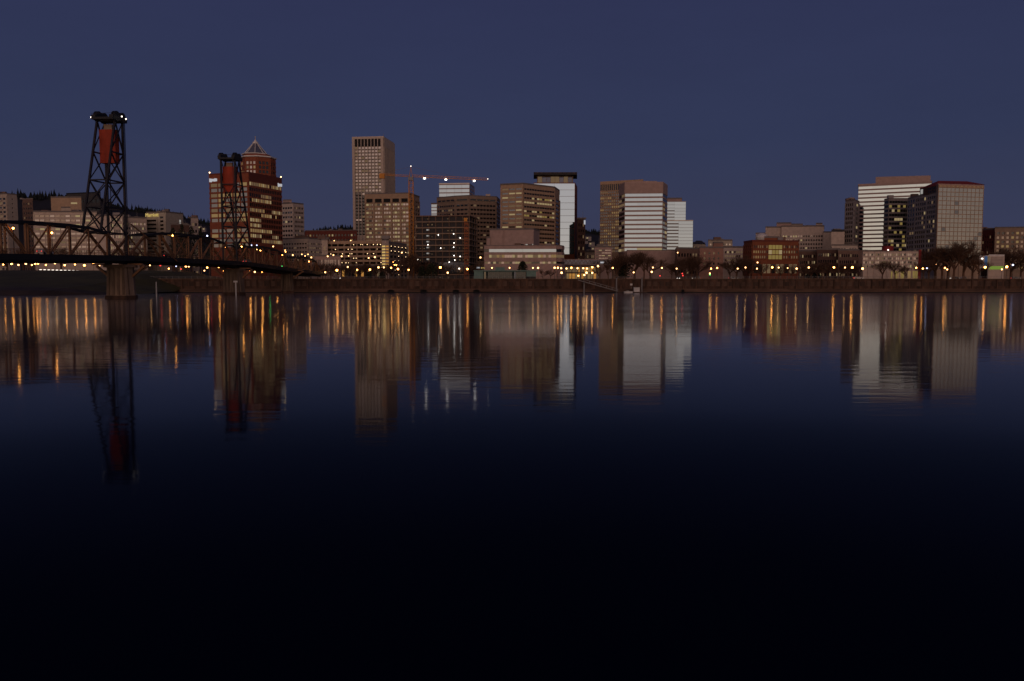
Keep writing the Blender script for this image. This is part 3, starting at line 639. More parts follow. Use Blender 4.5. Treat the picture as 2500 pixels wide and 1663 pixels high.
# --- parking garage
A = Bld('parking_garage', 'long parking garage with open lit decks left of the crane', plan((794, 474), (934, 466)), 589, 'tan', back=30)
o, u, n_, L = A.face(0); hz = A.top; nf = 8; fh = (hz-1.2)/nf; A.top = .6
MB().prism([(p[0]*.9, p[1]*.6+5) for p in A.full], 0, hz-2).build('core', 'brown_dark', A.o)
for k in range(nf+1):
    MB().prism(A.full, fh*k-.15+.01, fh*k+.15).build('deck', 'tan_dark', A.o)
    MB().obox(o, u, n_, 0, L, -.2, .25, fh*k-.1, fh*k+(1.1 if k < nf else 1.6)).build('deck_parapet', 'tan', A.o)
for k in range(10):
    a = L*k/9; MB().obox(o, u, n_, max(0, a-.35), min(L, a+.35), -.6, .1, 0, hz-.2).build('column', 'tan_dark', A.o)
for k in range(1, nf+1):
    for c in range(16):
        if random.random() < .42:
            a = L*(c+random.uniform(.2, .8))/16; MB().ball((o[0]+u[0]*a-n_[0]*.9, o[1]+u[1]*a-n_[1]*.9, fh*k-.55), .2, 6, 4).build('ceiling_lamp', 'tiny_warm', A.o)
A.done(roof=False)
GA = A
A = Bld('stair_tower', 'garage stair tower with seven brightly lit yellow landings', corner(932, 941, 949, 462, -40), 587, 'tan_light'); za, zb = A.z(655), A.z(597)
o, u, n_, L = A.face(0)
for i in (0, 1):
    o, u, n_, L = A.face(i)
    for k in range(8):
        z0 = za+(zb-za)*k/8; A.win(i, .25, L-.25, z0+.2, z0+(zb-za)/8-.55, 'lit_strong' if i == 0 else 'lit_orange', name='landing')
        A.bar(i, 0, L, z0+(zb-za)/8-.6, z0+(zb-za)/8+.2, .3)
A.done()
A = Bld('parking_garage', 'receding garage wing between the stair tower and the crane', plan((949, 468), (993, 500)), 593, 'tan_dark', back=20)
A.grid(0, 1, A.top-1, 7, 5, .55, .85, 'black', pr=.5, name='deck_opening'); o, u, n_, L = A.face(0)
for r in range(7):
    for c in range(5):
        if random.random() < .5: a = L*(c+.5)/5; MB().ball((o[0]+u[0]*a+n_[0]*.35, o[1]+u[1]*a+n_[1]*.35, 1+(A.top-2)*(r+.75)/7), .2, 6, 4).build('ceiling_lamp', 'tiny_warm', A.o)
A.done()
A = Bld('garage_stair_block', 'blank tan stair block at the left end of the parking garage', plan((785, 470), (800, 470)), 587, 'tan_light', back=12); A.grid(0, A.z(612), A.z(601), 2, 1, .4, .4, 'lit_warm'); A.done()
A = Bld('low_building', 'low pale ribbed building in front of the parking garage', plan((768, 448), (832, 450)), 626, 'pink', back=12)
A.grid(0, 1, A.top-1, 2, 14, .7, .55, pk(coated_soft=3, glass_dark=2)); A.done()
A = Bld('low_building', 'small dark riverside shop under the parking garage lamps', plan((832, 452), (930, 452)), 650, 'brown_dark', back=10); A.grid(0, .5, A.top-1, 1, 12, .6, .8, pk(lit_orange=2, glass_dark=3, lit_dim=3)); A.done()
#@@MID
A = Bld('office_tower', 'tan office tower with ribbon windows left of the white glass tower', plan((1222, 566), (1277.5, 560), (1354, 582), (1366, 604)), 449.5, 'tan', back=25)
o, u, n_, L = A.face(0)
A.grid(0, A.z(600), A.z(456), 14, 3, .34, .86, lambda r, c: random.choices(['lit_cream', 'coated_soft', 'lit_dim'], [3 if r in (0, 1, 3, 5, 6) and c > 0 else .8, 5, 2])[0], pr=.3, ml=1, mr=.5)
def pr(r, c):
    if r in (3,): return random.choices(['lit_cream', 'glass_dark'], [3, 1])[0]
    if r in (2, 5, 6): return random.choices(['lit_yellow', 'lit_cream', 'glass_dark'], [2, 1, 3])[0]
    return random.choices(['glass_dark', 'lit_cream'], [14, 1])[0]
A.grid(1, A.z(606), A.z(456), 14, 12, .40, .96, pr, pr=.35, ml=.4, mr=.4)
A.grid(2, A.z(606), A.z(475), 12, 1, .5, .8, 'glass_dark', pr=.6, ml=.3, mr=.3); A.bar(0, L-1, L, 0, A.top, .5); A.done()
# white glass tower
A = Bld('glass_tower', 'tall white glass tower with dark overhanging roof', plan((1303, 640), (1404, 640), (1409.5, 668)), 446, 'brick_red', roof='tan')
A.grid(0, A.z(621), A.z(448), 11, 2, .955, .995, 'glass_panel', pr=.14, ml=.15, mr=.3, vert=True, name='glass_panel'); A.done(roof=False)
A2 = Bld('p', '', plan((1311, 645), (1399, 645)), 430, 'tan_dark', base=A.base+A.top, parent=A, back=14, partname='penthouse'); A2.grid(0, .3, A2.top-.3, 1, 8, .9, .93, pk(glass_smoke=3, lit_dim=3), pr=.2); A2.done(roof=False)
A3 = Bld('p', '', plan((1303, 637), (1409, 637)), 420.5, 'charcoal', base=A2.base+A2.top, parent=A, back=26, partname='roof_canopy'); A3.grid(0, 1.2, A3.top-.2, 1, 9, .5, .7, 'brown', pr=.3, name='canopy_panel'); A3.done(roof=False)
A = Bld('narrow_tower', 'narrow dark tower with white top light beside the white glass tower', plan((1409, 600), (1428, 604)), 535, 'brown_dark'); A.grid(0, 4, A.top-2, 9, 3, .5, .6, pk(glass_dark=4, lit_dim=2, coated_soft=1))
o, u, n_, L = A.face(0); MB().obox(o, u, n_, L-1.3, L-.1, .45, .8, A.top-3.6, A.top-.6).build('lit_sign', 'sign_white', A.o); A.done()
A = Bld('low_building', 'small pale low building in the gap behind the skybridge', plan((1428, 640), (1452, 640)), 616, 'tan_light'); A.grid(0, 2, A.top-1, 4, 6, .5, .6, pk(glass_dark=2, lit_dim=2)); A.done()
# low block in front
A = Bld('low_block', 'low pinkish block with long white ribbon window and rounded corner', plan((1182, 452), (1358, 450), (1370, 453), (1376.5, 460)), 600, 'pink', back=40)
o, u, n_, L = A.face(0); sc_ = L/(1358-1182); ax = lambda px: (px-1182)*sc_
def rowz(pa, pb): return A.z(pb), A.z(pa)
for (ya, yb) in ((600, 608), (615.5, 622), (629, 639), (644, 676)): A.bar(0, 0, L, max(0, A.z(yb)), A.z(ya) if ya > 600 else A.top, .4); [A.bar(f_, 0, A.face(f_)[3], max(0, A.z(yb)), A.z(ya) if ya > 600 else A.top, .4) for f_ in (1, 2)]
for k in range(4): A.win(0, ax(1194)+(L-ax(1194))*k/4+.03, ax(1194)+(L-ax(1194))*(k+1)/4-.03, A.z(615.6), A.z(608), 'coated_glass')
A.win(0, 0, ax(1193), A.z(615.6), A.z(608), 'glass_dark')
for k in range(26): A.win(0, ax(1194)+(L-ax(1194))*k/26+.04, ax(1194)+(L-ax(1194))*(k+1)/26-.04, A.z(629), A.z(622), random.choices(['lit_cream', 'lit_warm', 'lit_dim', 'coated_soft'], [3, 2, 3, 2])[0])
for k in range(26): A.win(0, ax(1184)+(L-ax(1184))*k/26+.04, ax(1184)+(L-ax(1184))*(k+1)/26-.04, A.z(644), A.z(639), random.choices(['lit_cream', 'lit_dim', 'glass_dark', 'coated_soft'], [1.5, 3, 3, 2])[0])
for f_ in (1, 2):
    for (ya, yb, mm) in ((608, 615.5, 'glass_dark'), (622, 629, 'lit_dim'), (639, 644, 'glass_dark')): A.win(f_, .05, A.face(f_)[3]-.05, A.z(yb), A.z(ya), mm)
A.done(parapet=.4)
A2 = Bld('p', '', corner(1196, 1303, 1317, 466, -12), 561, 'pink', base=A.base+A.top, parent=A, partname='upper_block')
o, u, n_, L = A2.face(0); A2.bar(0, L*.33-.3, L*.33, 0, A2.top, .8); A2.bar(0, L*.33, L, 0, A2.top-.6, .4)
for k in (0, 1): A2.win(0, L*(.61+.21*k), L*(.79+.21*k)-.2, .2, 1.6, 'coated_glass', d=.5)
A2.done(); A3 = Bld('p', '', plan((1188, 470), (1197, 470)), 582, 'pink', base=A.base+A.top, parent=A, partname='side_block', back=10); A3.done()
# green pavilion on the promenade
P = thing('pavilion', 'long low teal pavilion with glazed front on the promenade', 'pavilion', (xp(1235, 396, 8), 396, GZ)); pl = xp(1156, 396, 8)-P.location.x; pr_ = xp(1314, 396, 8)-P.location.x
zt_ = zy(660, 396)-GZ
MB().box(pl, pr_, 0, 7, zt_-.5, zt_).build('roof', 'teal', P); MB().box(pl+1, pr_-1, 3, 6.5, 0, zt_-.51).build('wall', 'charcoal', P)
MB().box(pl+.2, pl+4.6, .3, 3, 0, zt_-.51).build('end_wall', 'teal', P); MB().box(pr_-5.6, pr_-1, .3, 3, 1.3, zt_-.51).build('end_wall', 'teal', P)
xx = pl+5
while xx < pr_-6:
    MB().box(xx-.08, xx+.08, .4, .56, 0, zt_-.5).build('mullion', 'teal', P)
    if random.random() < .8: put('pane', cube(random.choice(['glass_dark', 'glass_smoke', 'glass_dark', 'lit_dim'] if random.random() < .5 else ['glass_dark'])), P, (xx+.45, .5, zt_*.45), 0, (.7, .06, zt_*.75))
    xx += .95
MB().box(xp(1209, 396)-P.location.x, xp(1232, 396)-P.location.x, 2, 5, zt_+.01, zt_+1.5).build('roof_lantern', 'teal', P)
# skybridge
Sx0, Sx1, SD = xp(1377, 482, 14), xp(1492, 482, 14), 482
S = thing('skybridge', 'enclosed truss skybridge above the bright market lights', 'bridge', ((Sx0+Sx1)/2, SD, GZ)); hl = (Sx1-Sx0)/2; za, zb = zy(647, SD)-GZ, zy(633, SD)-GZ
MB().box(-hl, hl, -1.5, 1.5, za, za+.6).build('floor', 'grey', S); MB().box(-hl, hl, -1.5, 1.5, zb-.4, zb).build('roof', 'pink', S); MB().box(-hl+.1, hl-.1, -1.2, 1.2, za+.61, zb-.41).build('glazing', 'glass_smoke', S)
for k in range(12):
    a, c_ = -hl+2*hl*k/12, -hl+2*hl*(k+1)/12; m_ = (a+c_)/2
    MB().beam((a, -1.5, za+.6), (m_, -1.5, zb-.4), .3).build('brace', 'grey', S); MB().beam((m_, -1.53, zb-.4), (c_, -1.53, za+.6), .3).build('brace', 'grey', S)
for a in (-hl*.96, -hl*.3, hl*.4, hl*.96): MB().box(a-.35, a+.35, -.4, .4, 0, za).build('support', 'grey', S)
A = Bld('market_hall', 'orange glowing ground floor behind the market lights under the skybridge', plan((1372, 500), (1466, 500)), 649, 'brown', back=10); A.grid(0, .3, A.top-.4, 2, 12, .8, .85, pk(lit_orange=4, lit_warm=3, lit_dim=3), pr=.25); A.done()
# finned tan tower, big ribbon tower, white stepped tower
A = Bld('finned_tower', 'tan tower with close vertical fins behind the white ribboned tower', plan((1466, 604), (1570, 590)), 441, 'tan', roof='tan')
o, u, n_, L = A.face(0); nfin = 22; zt0 = A.z(463)
for r in range(21):
    z1 = zt0-(zt0-A.z(617))*r/21; dz = (zt0-A.z(617))/21
    A.bar(0, 0, L, z1-dz, z1-dz*.62, .25)
    for c in range(5): A.win(0, L*.46*c/5+.1, L*.46*(c+1)/5-.1, z1-dz*.62, z1-.1, random.choices(['lit_warm', 'lit_dim', 'coated_soft', 'glass_tan'], [1+.12*r, 2, 5, 2])[0])
A.win(0, .3, L-.3, zt0+.4, A.top-1.4, 'glass_dark', name='crown_louvre'); A.bar(0, 0, L, A.top-1.4, A.top, .6); A.bar(0, 0, L, zt0-.3, zt0+.5, .3)
for k in range(nfin+1): A.bar(0, max(0, L*k/nfin-.25), min(L, L*k/nfin+.25), 0, A.top-.5, .5)
A.done()
A = Bld('low_block', 'low pinkish block with thin ribbons left of the dark trees', plan((1452, 500), (1494, 500)), 604, 'pink'); A.grid(0, A.z(634), A.z(608), 4, 5, .35, .95, pk(coated_soft=4, lit_cream=1, glass_dark=2)); A.done()
A = Bld('ribbon_tower', 'ribboned tower with thirteen broad white window bands and blank crown', plan((1512, 524), (1526, 510), (1618.5, 508), (1629, 524)), 446, 'pink', back=25, roof='pink')
for r in range(13):
    ya = 472.5+11.1*r; o, u, n_, L = A.face(1)
    for k in range(3): A.win(1, .1+(L-.2)*k/3, .1+(L-.2)*(k+1)/3-.02, A.z(ya+7.0), A.z(ya), 'coated_glass' if r < 12 or k < 1 else 'lit_cream')
    A.bar(1, 0, L, A.z(ya+11.1), A.z(ya+7.0), .3)
    for f_ in (0, 2):
        LL = A.face(f_)[3]
        for k in range(2): A.win(f_, .2+(LL-.4)*k/2, .2+(LL-.4)*(k+1)/2-.05, A.z(ya+7.4), A.z(ya+1), random.choices(['glass_dark', 'lit_dim', 'lit_cream'], [5, 1 + .1*r, .1*r])[0])
        A.bar(f_, 0, LL, A.z(ya+11.6), A.z(ya+7.4), .3)
for f_ in (0, 1, 2): A.bar(f_, 0, A.face(f_)[3], A.z(472.5), A.top, .3)
A.done(parapet=.5)
A2 = Bld('p', '', plan((1540, 514), (1560, 513), (1590, 513), (1604, 514)), 442, 'pink', base=A.base+A.top, parent=A, back=12, partname='crown'); A2.done(roof=False)
A2 = Bld('p', '', plan((1531, 490), (1653, 492)), 611.5, 'pink', parent=A, back=16, partname='podium'); o, u, n_, L = A2.face(0)
for k in range(9): A2.bar(0, L*k/9, L*k/9+.25, 0, A2.top-.5, .25)
A2.done(parapet=.3)
A = Bld('stepped_tower', 'white stepped glass tower right of the ribboned tower', plan((1629, 561), (1692, 561)), 539, 'tan_dark', roof='coated_soft'); o, u, n_, L = A.face(0)
for r in range(9):
    ya = 540+8.0*r; A.win(0, .05, L*.44, A.z(ya+5.2), A.z(ya), 'coated_glass'); A.win(0, L*.44+.05, L-.05, A.z(ya+7.4), A.z(ya), 'coated_glass'); A.bar(0, 0, L*.44, A.z(ya+8), A.z(ya+5.2), .3); A.bar(0, L*.44, L, A.z(ya+8), A.z(ya+7.4), .3)
A.done(parapet=.4)
A2 = Bld('p', '', plan((1629, 571), (1674.5, 571)), 493, 'tan_dark', base=A.base+A.top, parent=A, roof='pink'); o, u, n_, L = A2.face(0)
for r in range(6):
    ya = 493+7.7*r; A2.win(0, .05, L*.4, A2.z(ya+(5.4 if r > 1 else 7)), A2.z(ya), 'coated_glass'); A2.win(0, L*.4+.03, L-.05, A2.z(ya+7.3), A2.z(ya), 'coated_glass'); A2.bar(0, 0, L, A2.z(ya+7.7), A2.z(ya+7.3), .3)
A2.done(parapet=.4); A3 = Bld('p', '', plan((1629, 575), (1665, 575)), 486, 'pink', base=A2.base+A2.top, parent=A, partname='crown', back=12); A3.done()
# --- low town right of centre
A = Bld('hip_roof_block', 'small block with dark hip roof and lit windows beside the stepped tower', plan((1692, 600), (1722, 604)), 596, 'cream', roof='charcoal'); A.grid(0, 3, A.top-.6, 4, 9, .55, .6, pk(lit_warm=5, glass_dark=2, lit_cream=2)); A.done(parapet=.2)
f4 = A.full; cx_ = sum(p[0] for p in f4)/4; cy_ = sum(p[1] for p in f4)/4; MB().prism([(p[0]*1.05, p[1]*1.05) for p in f4], A.top+.2, A.top+3.2, [(cx_+(p[0]-cx_)*.3, cy_+(p[1]-cy_)*.1) for p in f4]).build('hip_roof', 'charcoal', A.o)
A = Bld('low_building', 'brown low building with sloping lit roof edge beside the pink brick house', plan((1652, 470), (1712, 474)), 608, 'brown', back=15); A.grid(0, 2, A.top-1, 3, 8, .4, .6, pk(glass_dark=5, lit_dim=1)); A.done()
A = Bld('brick_house', 'pink brick house with stepped gable and paired dark windows', plan((1708, 440), (1766, 442)), 606, 'pink', back=14); A.m = 'brick_pink' if 'brick_pink' in MATS else 'pink'
mat('brick_pink', (.30, .16, .12)); A.m = 'brick_pink'
o, u, n_, L = A.face(0)
A.grid(0, A.z(650), A.z(612), 3, 4, .42, .36, pk(glass_dark=4, lit_dim=1), pr=.25, ml=1.5, mr=1.5); A.done()
A2 = Bld('p', '', plan((1742, 441), (1766, 443)), 594, 'brick_pink', base=A.base+A.top, parent=A, partname='gable', back=10); A2.done()
A = Bld('pale_block', 'pale cream block rising behind the pink brick house', plan((1729, 560), (1788, 560)), 588, 'cream'); A.grid(0, A.z(612), A.z(592), 2, 7, .4, .5, pk(lit_dim=3, glass_dark=2, coated_soft=2)); A.done()
A = Bld('low_building', 'long low white building between pink brick house and red brick block', plan((1766, 470), (1816, 470)), 605, 'white_stone'); A.grid(0, A.z(650), A.z(611), 4, 8, .5, .6, pk(lit_dim=4, lit_cream=1, glass_dark=3)); A.done()
A = Bld('brick_block', 'red brick block with yellow lit central bay and arched windows', plan((1816, 452), (1837, 438), (1950, 442)), 590, 'brick_red', roof='brick_dark')
o, u, n_, L = A.face(1); f_ = lambda px: (px-1837)/(1950-1837)*L
zb_ = [A.z(y) for y in (657, 634, 617, 599)]
for (pa, pb, nc) in ((1837, 1876, 7), (1910, 1950, 6)):
    A.grid(1, A.z(634), A.z(596), 3, nc, .5, .5, pk(lit_dim=4, lit_warm=2, glass_dark=3), pr=.3, ml=.3, mr=.3, a0=f_(pa), a1=f_(pb))
A.grid(1, A.z(634), A.z(597), 3, 4, .82, .93, pk(lit_yellow=5, lit_cream=1), pr=.25, ml=.1, mr=.1, a0=f_(1876), a1=f_(1910))
A.grid(0, A.z(634), A.z(596), 3, 4, .45, .45, 'glass_dark'); A.grid(1, A.z(672), A.z(640), 1, 10, .7, .8, pk(lit_dim=3, glass_dark=4, lit_warm=1), pr=.25)
A.done(); A2 = Bld('p', '', plan((1866, 446), (1902, 446)), 581, 'brick_red', base=A.base+A.top, parent=A, partname='penthouse', back=8); A2.done()
A = Bld('white_complex', 'sprawling white stepped building behind the red brick block', plan((1908, 600), (2012, 596)), 553, 'white_stone', back=40)
A.grid(0, A.z(620), A.z(572), 5, 16, .45, .6, lambda r, c: random.choices(['lit_cream', 'coated_soft', 'glass_dark'], [6 if r == 0 and c < 10 else .5, 4, 2])[0], pr=.3); A.done()
for (pa, pb, y_, d_, mm) in ((1845, 1872, 571, 604, 'white_stone'), (1869, 1910, 556, 602, 'white_stone'), (1896, 1932, 546, 610, 'pink'), (1932, 1960, 549, 612, 'white_stone'), (2010, 2032, 568, 590, 'white_stone'), (1992, 2008, 547, 612, 'white_stone')):
    A2 = Bld('p', '', plan((pa, d_), (pb, d_)), y_, mm, parent=A, back=20); A2.done()
b = MB(); dpx = xp(1860, 596, 40)-A.c[0]; b.ball((dpx, 596-A.c[1], zy(580, 596)-GZ), 4.6, 12, 6, .7); b.build('dish', 'white_paint', A.o)
A = Bld('pale_block', 'plain pale block with dark cap left of the gridded tower', plan((2030, 540), (2062, 540)), 566, 'white_stone', roof='charcoal'); A.grid(0, 3, A.z(600), 4, 4, .3, .3, 'glass_dark'); A.done(parapet=1.5)
A2 = Bld('p', '', plan((2030, 520), (2094, 520)), 600, 'white_stone', parent=A, partname='front_wing', back=15); A2.grid(0, A2.z(625), A2.z(603), 2, 9, .4, .6, pk(glass_dark=3, coated_soft=3)); A2.done()
for (pa, pb, y_, d_, mm, lab) in ((1950, 1998, 614, 460, 'brown', 'brown low building with slanted roof right of the red brick block'), (1994, 2050, 610, 450, 'brown_dark', 'dark low brown building behind two bright street lamps'), (2046, 2098, 612, 445, 'brown', 'dim brown low building left of the long white block')):
    A = Bld('low_building', lab, plan((pa, d_), (pb, d_)), y_, mm, back=16); A.grid(0, 1, A.top-1, 4, 9, .45, .6, pk(glass_dark=7, lit_dim=2, lit_cream=.5)); A.done()
# --- right group
A = Bld('gridded_tower', 'slim gridded tower left of the big ribboned tower', corner(2064, 2086, 2097, 545, -22) if False else plan((2064, 552), (2086, 545), (2098, 556)), 490, 'grey')
A.grid(0, 4, A.top-1, 16, 4, .6, .75, lambda r, c: 'coated_soft' if r < 6 else random.choice(['glass_dark', 'glass_smoke'])); A.grid(1, 4, A.top-1, 16, 1, .55, .4, pk(glass_dark=4, lit_cream=2)); A.done()
A = Bld('ribbon_tower', 'broad tower of cream window ribbons with a blank rooftop block', plan((2096, 574), (2275, 554)), 443, 'pink', roof='pink', back=22); o, u, n_, L = A.face(0)
for r in range(16):
    ya = 448+10.25*r; nn = 5
    for k in range(nn): A.win(0, .1+(L-.2)*k/nn, .1+(L-.2)*(k+1)/nn-.03, A.z(ya+6.4), A.z(ya), 'coated_bright')
    A.bar(0, 0, L, A.z(ya+10.25), A.z(ya+6.4), .3)
A.bar(0, 0, L, A.z(448), A.top, .3); A.done(parapet=.5)
A2 = Bld('p', '', plan((2138, 570), (2272, 562)), 428.5, 'pink', base=A.base+A.top, parent=A, partname='rooftop_block', back=14); A2.done(parapet=.3, roof=False)
A = Bld('dark_ribbon_block', 'dark glass block with scattered lit windows in front of the ribboned tower', plan((2159, 550), (2170, 545), (2226, 545)), 487, 'grey', back=7)
A.grid(1, A.z(615), A.z(488), 12, 8, .6, .98, pk(glass_dark=9, lit_yellow=1.4, lit_cream=1.4), pr=.35, ml=.2, mr=.2); A.grid(0, A.z(615), A.z(488), 12, 1, .6, .9, 'glass_dark', pr=.35, ml=.1, mr=.1); A.done()
A = Bld('folded_glass_block', 'dark folded glass building stepping up to a red curved roof', plan((2217, 520), (2236, 508), (2264, 496), (2292, 484)), 471, 'grey', back=25)
for i, cc in enumerate((3, 5, 5)): A.grid(i, A.z(628), A.z(474), 13, cc, .6, .8, pk(glass_dark=6, glass_smoke=3, lit_dim=.7, lit_cream=.3), pr=.35)
A.done()
A2 = Bld('p', '', plan((2246, 504), (2264, 496), (2292, 485)), 452, 'brown_dark', base=A.base+A.top, parent=A, partname='upper_storey', back=20, roof='red_paint'); A2.grid(1, .5, A2.top-.4, 2, 5, .7, .8, pk(glass_smoke=4, glass_dark=3), pr=.3); A2.win(0, 1, 3.4, 1.2, A2.top-.6, 'lit_white'); A2.done(parapet=.5)
z0 = A2.base+A2.top+2.0-A.base; b = MB(); xa, xb, xc = xp(2264, 500)-A.c[0], xp(2380, 500)-A.c[0], xp(2350, 500)-A.c[0]; y0 = 492-A.c[1]
b.v = [(xa, y0, z0-1), (xb, y0, z0-.9), (xc, y0+6, z0+1.7), (xa+4, y0+6, z0+2.0), (xa, y0+20, z0-1), (xb, y0+20, z0-1)]; b.f = [(0, 1, 2, 3), (3, 2, 5, 4), (0, 3, 4), (1, 5, 2), (0, 4, 5, 1)]; b.build('curved_roof', 'red_paint', A.o)
A = Bld('gridded_block', 'pale glass block of square panes behind the tall bare trees', plan((2291, 479), (2402, 486)), 451, 'tan', back=18, roof='pink'); o, u, n_, L = A.face(0)
A.grid(0, A.z(640), A.z(457.5), 17, 11, .84, .9, lambda r, c: random.choices(['pane_bright', 'coated_soft'], [14, 1])[0], pr=.16, ml=.2, mr=.2, name='pane'); A.bar(0, 0, L, A.z(457.5), A.top, .35)
for k in range(11): MB().obox(o, u, n_, L*(k+.5)/11-.12, L*(k+.5)/11+.12, .36, .6, A.top-.9, A.top-.5).build('parapet_lamp', 'lit_warm', A.o)
A.done(parapet=.6)
A = Bld('long_white_block', 'long white four storey block with red end wall', plan((2106, 414), (2243, 412)), 614, 'white_stone', back=14)
A.grid(0, A.z(655), A.z(617), 4, 27, .56, .86, pk(glass_dark=4, coated_soft=4, lit_dim=2, lit_cream=.5), pr=.22, ml=.3, mr=.3); o, u, n_, L = A.face(0)
for k in range(10): A.bar(0, max(0, L*k/9-.28), min(L, L*k/9+.28), 0, A.top, .4)
for k in range(8): A.win(0, L*(.52+.06*k), L*(.52+.06*k+.05), .6, A.z(662), random.choice(['lit_yellow', 'lit_warm', 'lit_yellow', 'glass_dark']), name='shopfront')
A.done(parapet=.4); A2 = Bld('p', '', plan((2243.2, 411.5), (2250, 411.5)), 610, 'red_paint', parent=A, partname='end_wall', back=12); A2.done(roof=False)
b = MB(); b.tube((xp(2167, 420)-A.c[0], 420-A.c[1], A.top+.4), (xp(2167, 420)-A.c[0], 420-A.c[1], zy(601, 420)-GZ), 2.8, 2.7, 16).build('rooftop_drum', 'red_paint', A.o)
MB().ball((xp(2168, 417)-A.c[0], 416.9-A.c[1], zy(610.5, 417)-GZ), .4, 6, 4).build('drum_lamp', 'lamp_white', A.o)
A = Bld('brick_office', 'dark brick office with tan right wing at the right edge', plan((2392, 545), (2430, 530)), 560, 'brick_dark', back=20); A.grid(0, 3, A.top-3, 8, 6, .5, .5, pk(glass_dark=6, lit_dim=1)); A.done()
A2 = Bld('p', '', plan((2429, 528), (2600, 522)), 556, 'tan_dark', parent=A, partname='right_wing', back=20); A2.grid(0, 6, A2.z(563), 9, 14, .55, .6, lambda r, c: random.choices(['glass_tan', 'lit_warm', 'glass_dark'], [4, 3 if r in (2, 3) else .6, 3])[0], pr=.45); A2.done()
# billboard and lit pavilion
A = Bld('lit_pavilion', 'white striped pavilion with green lit base beside the blue billboard', plan((2414, 412), (2452, 412)), 626, 'white_stone', back=10, roof='white_paint'); A.grid(0, A.z(649), A.z(628), 6, 1, .4, .96, 'grey', pr=.2); A.win(0, .3, A.face(0)[3]-.3, A.z(658), A.z(650), 'lit_green', name='lit_base'); A.done()
t = thing('billboard', 'lit white and blue billboard on posts left of the striped pavilion', 'billboard', (xp(2404, 408, 12), 408, GZ)); zt_ = zy(624, 408)-GZ; zb2 = zy(655, 408)-GZ
MB().box(-2.6, 2.6, 0, .4, zb2, zt_).build('panel', 'white_paint', t); MB().box(-.3, 1.2, -.06, -.005, zb2+.3, zt_-.3).build('blue_stripe', 'blue_sign', t); MB().box(1.25, 2.4, -.06, -.005, zb2+.3, zt_-.3).build('white_stripe', 'lit_dim', t)
for sx in (-1.8, 1.8): MB().box(sx-.15, sx+.15, .45, .75, 0, zt_-.5).build('post', 'metal', t)
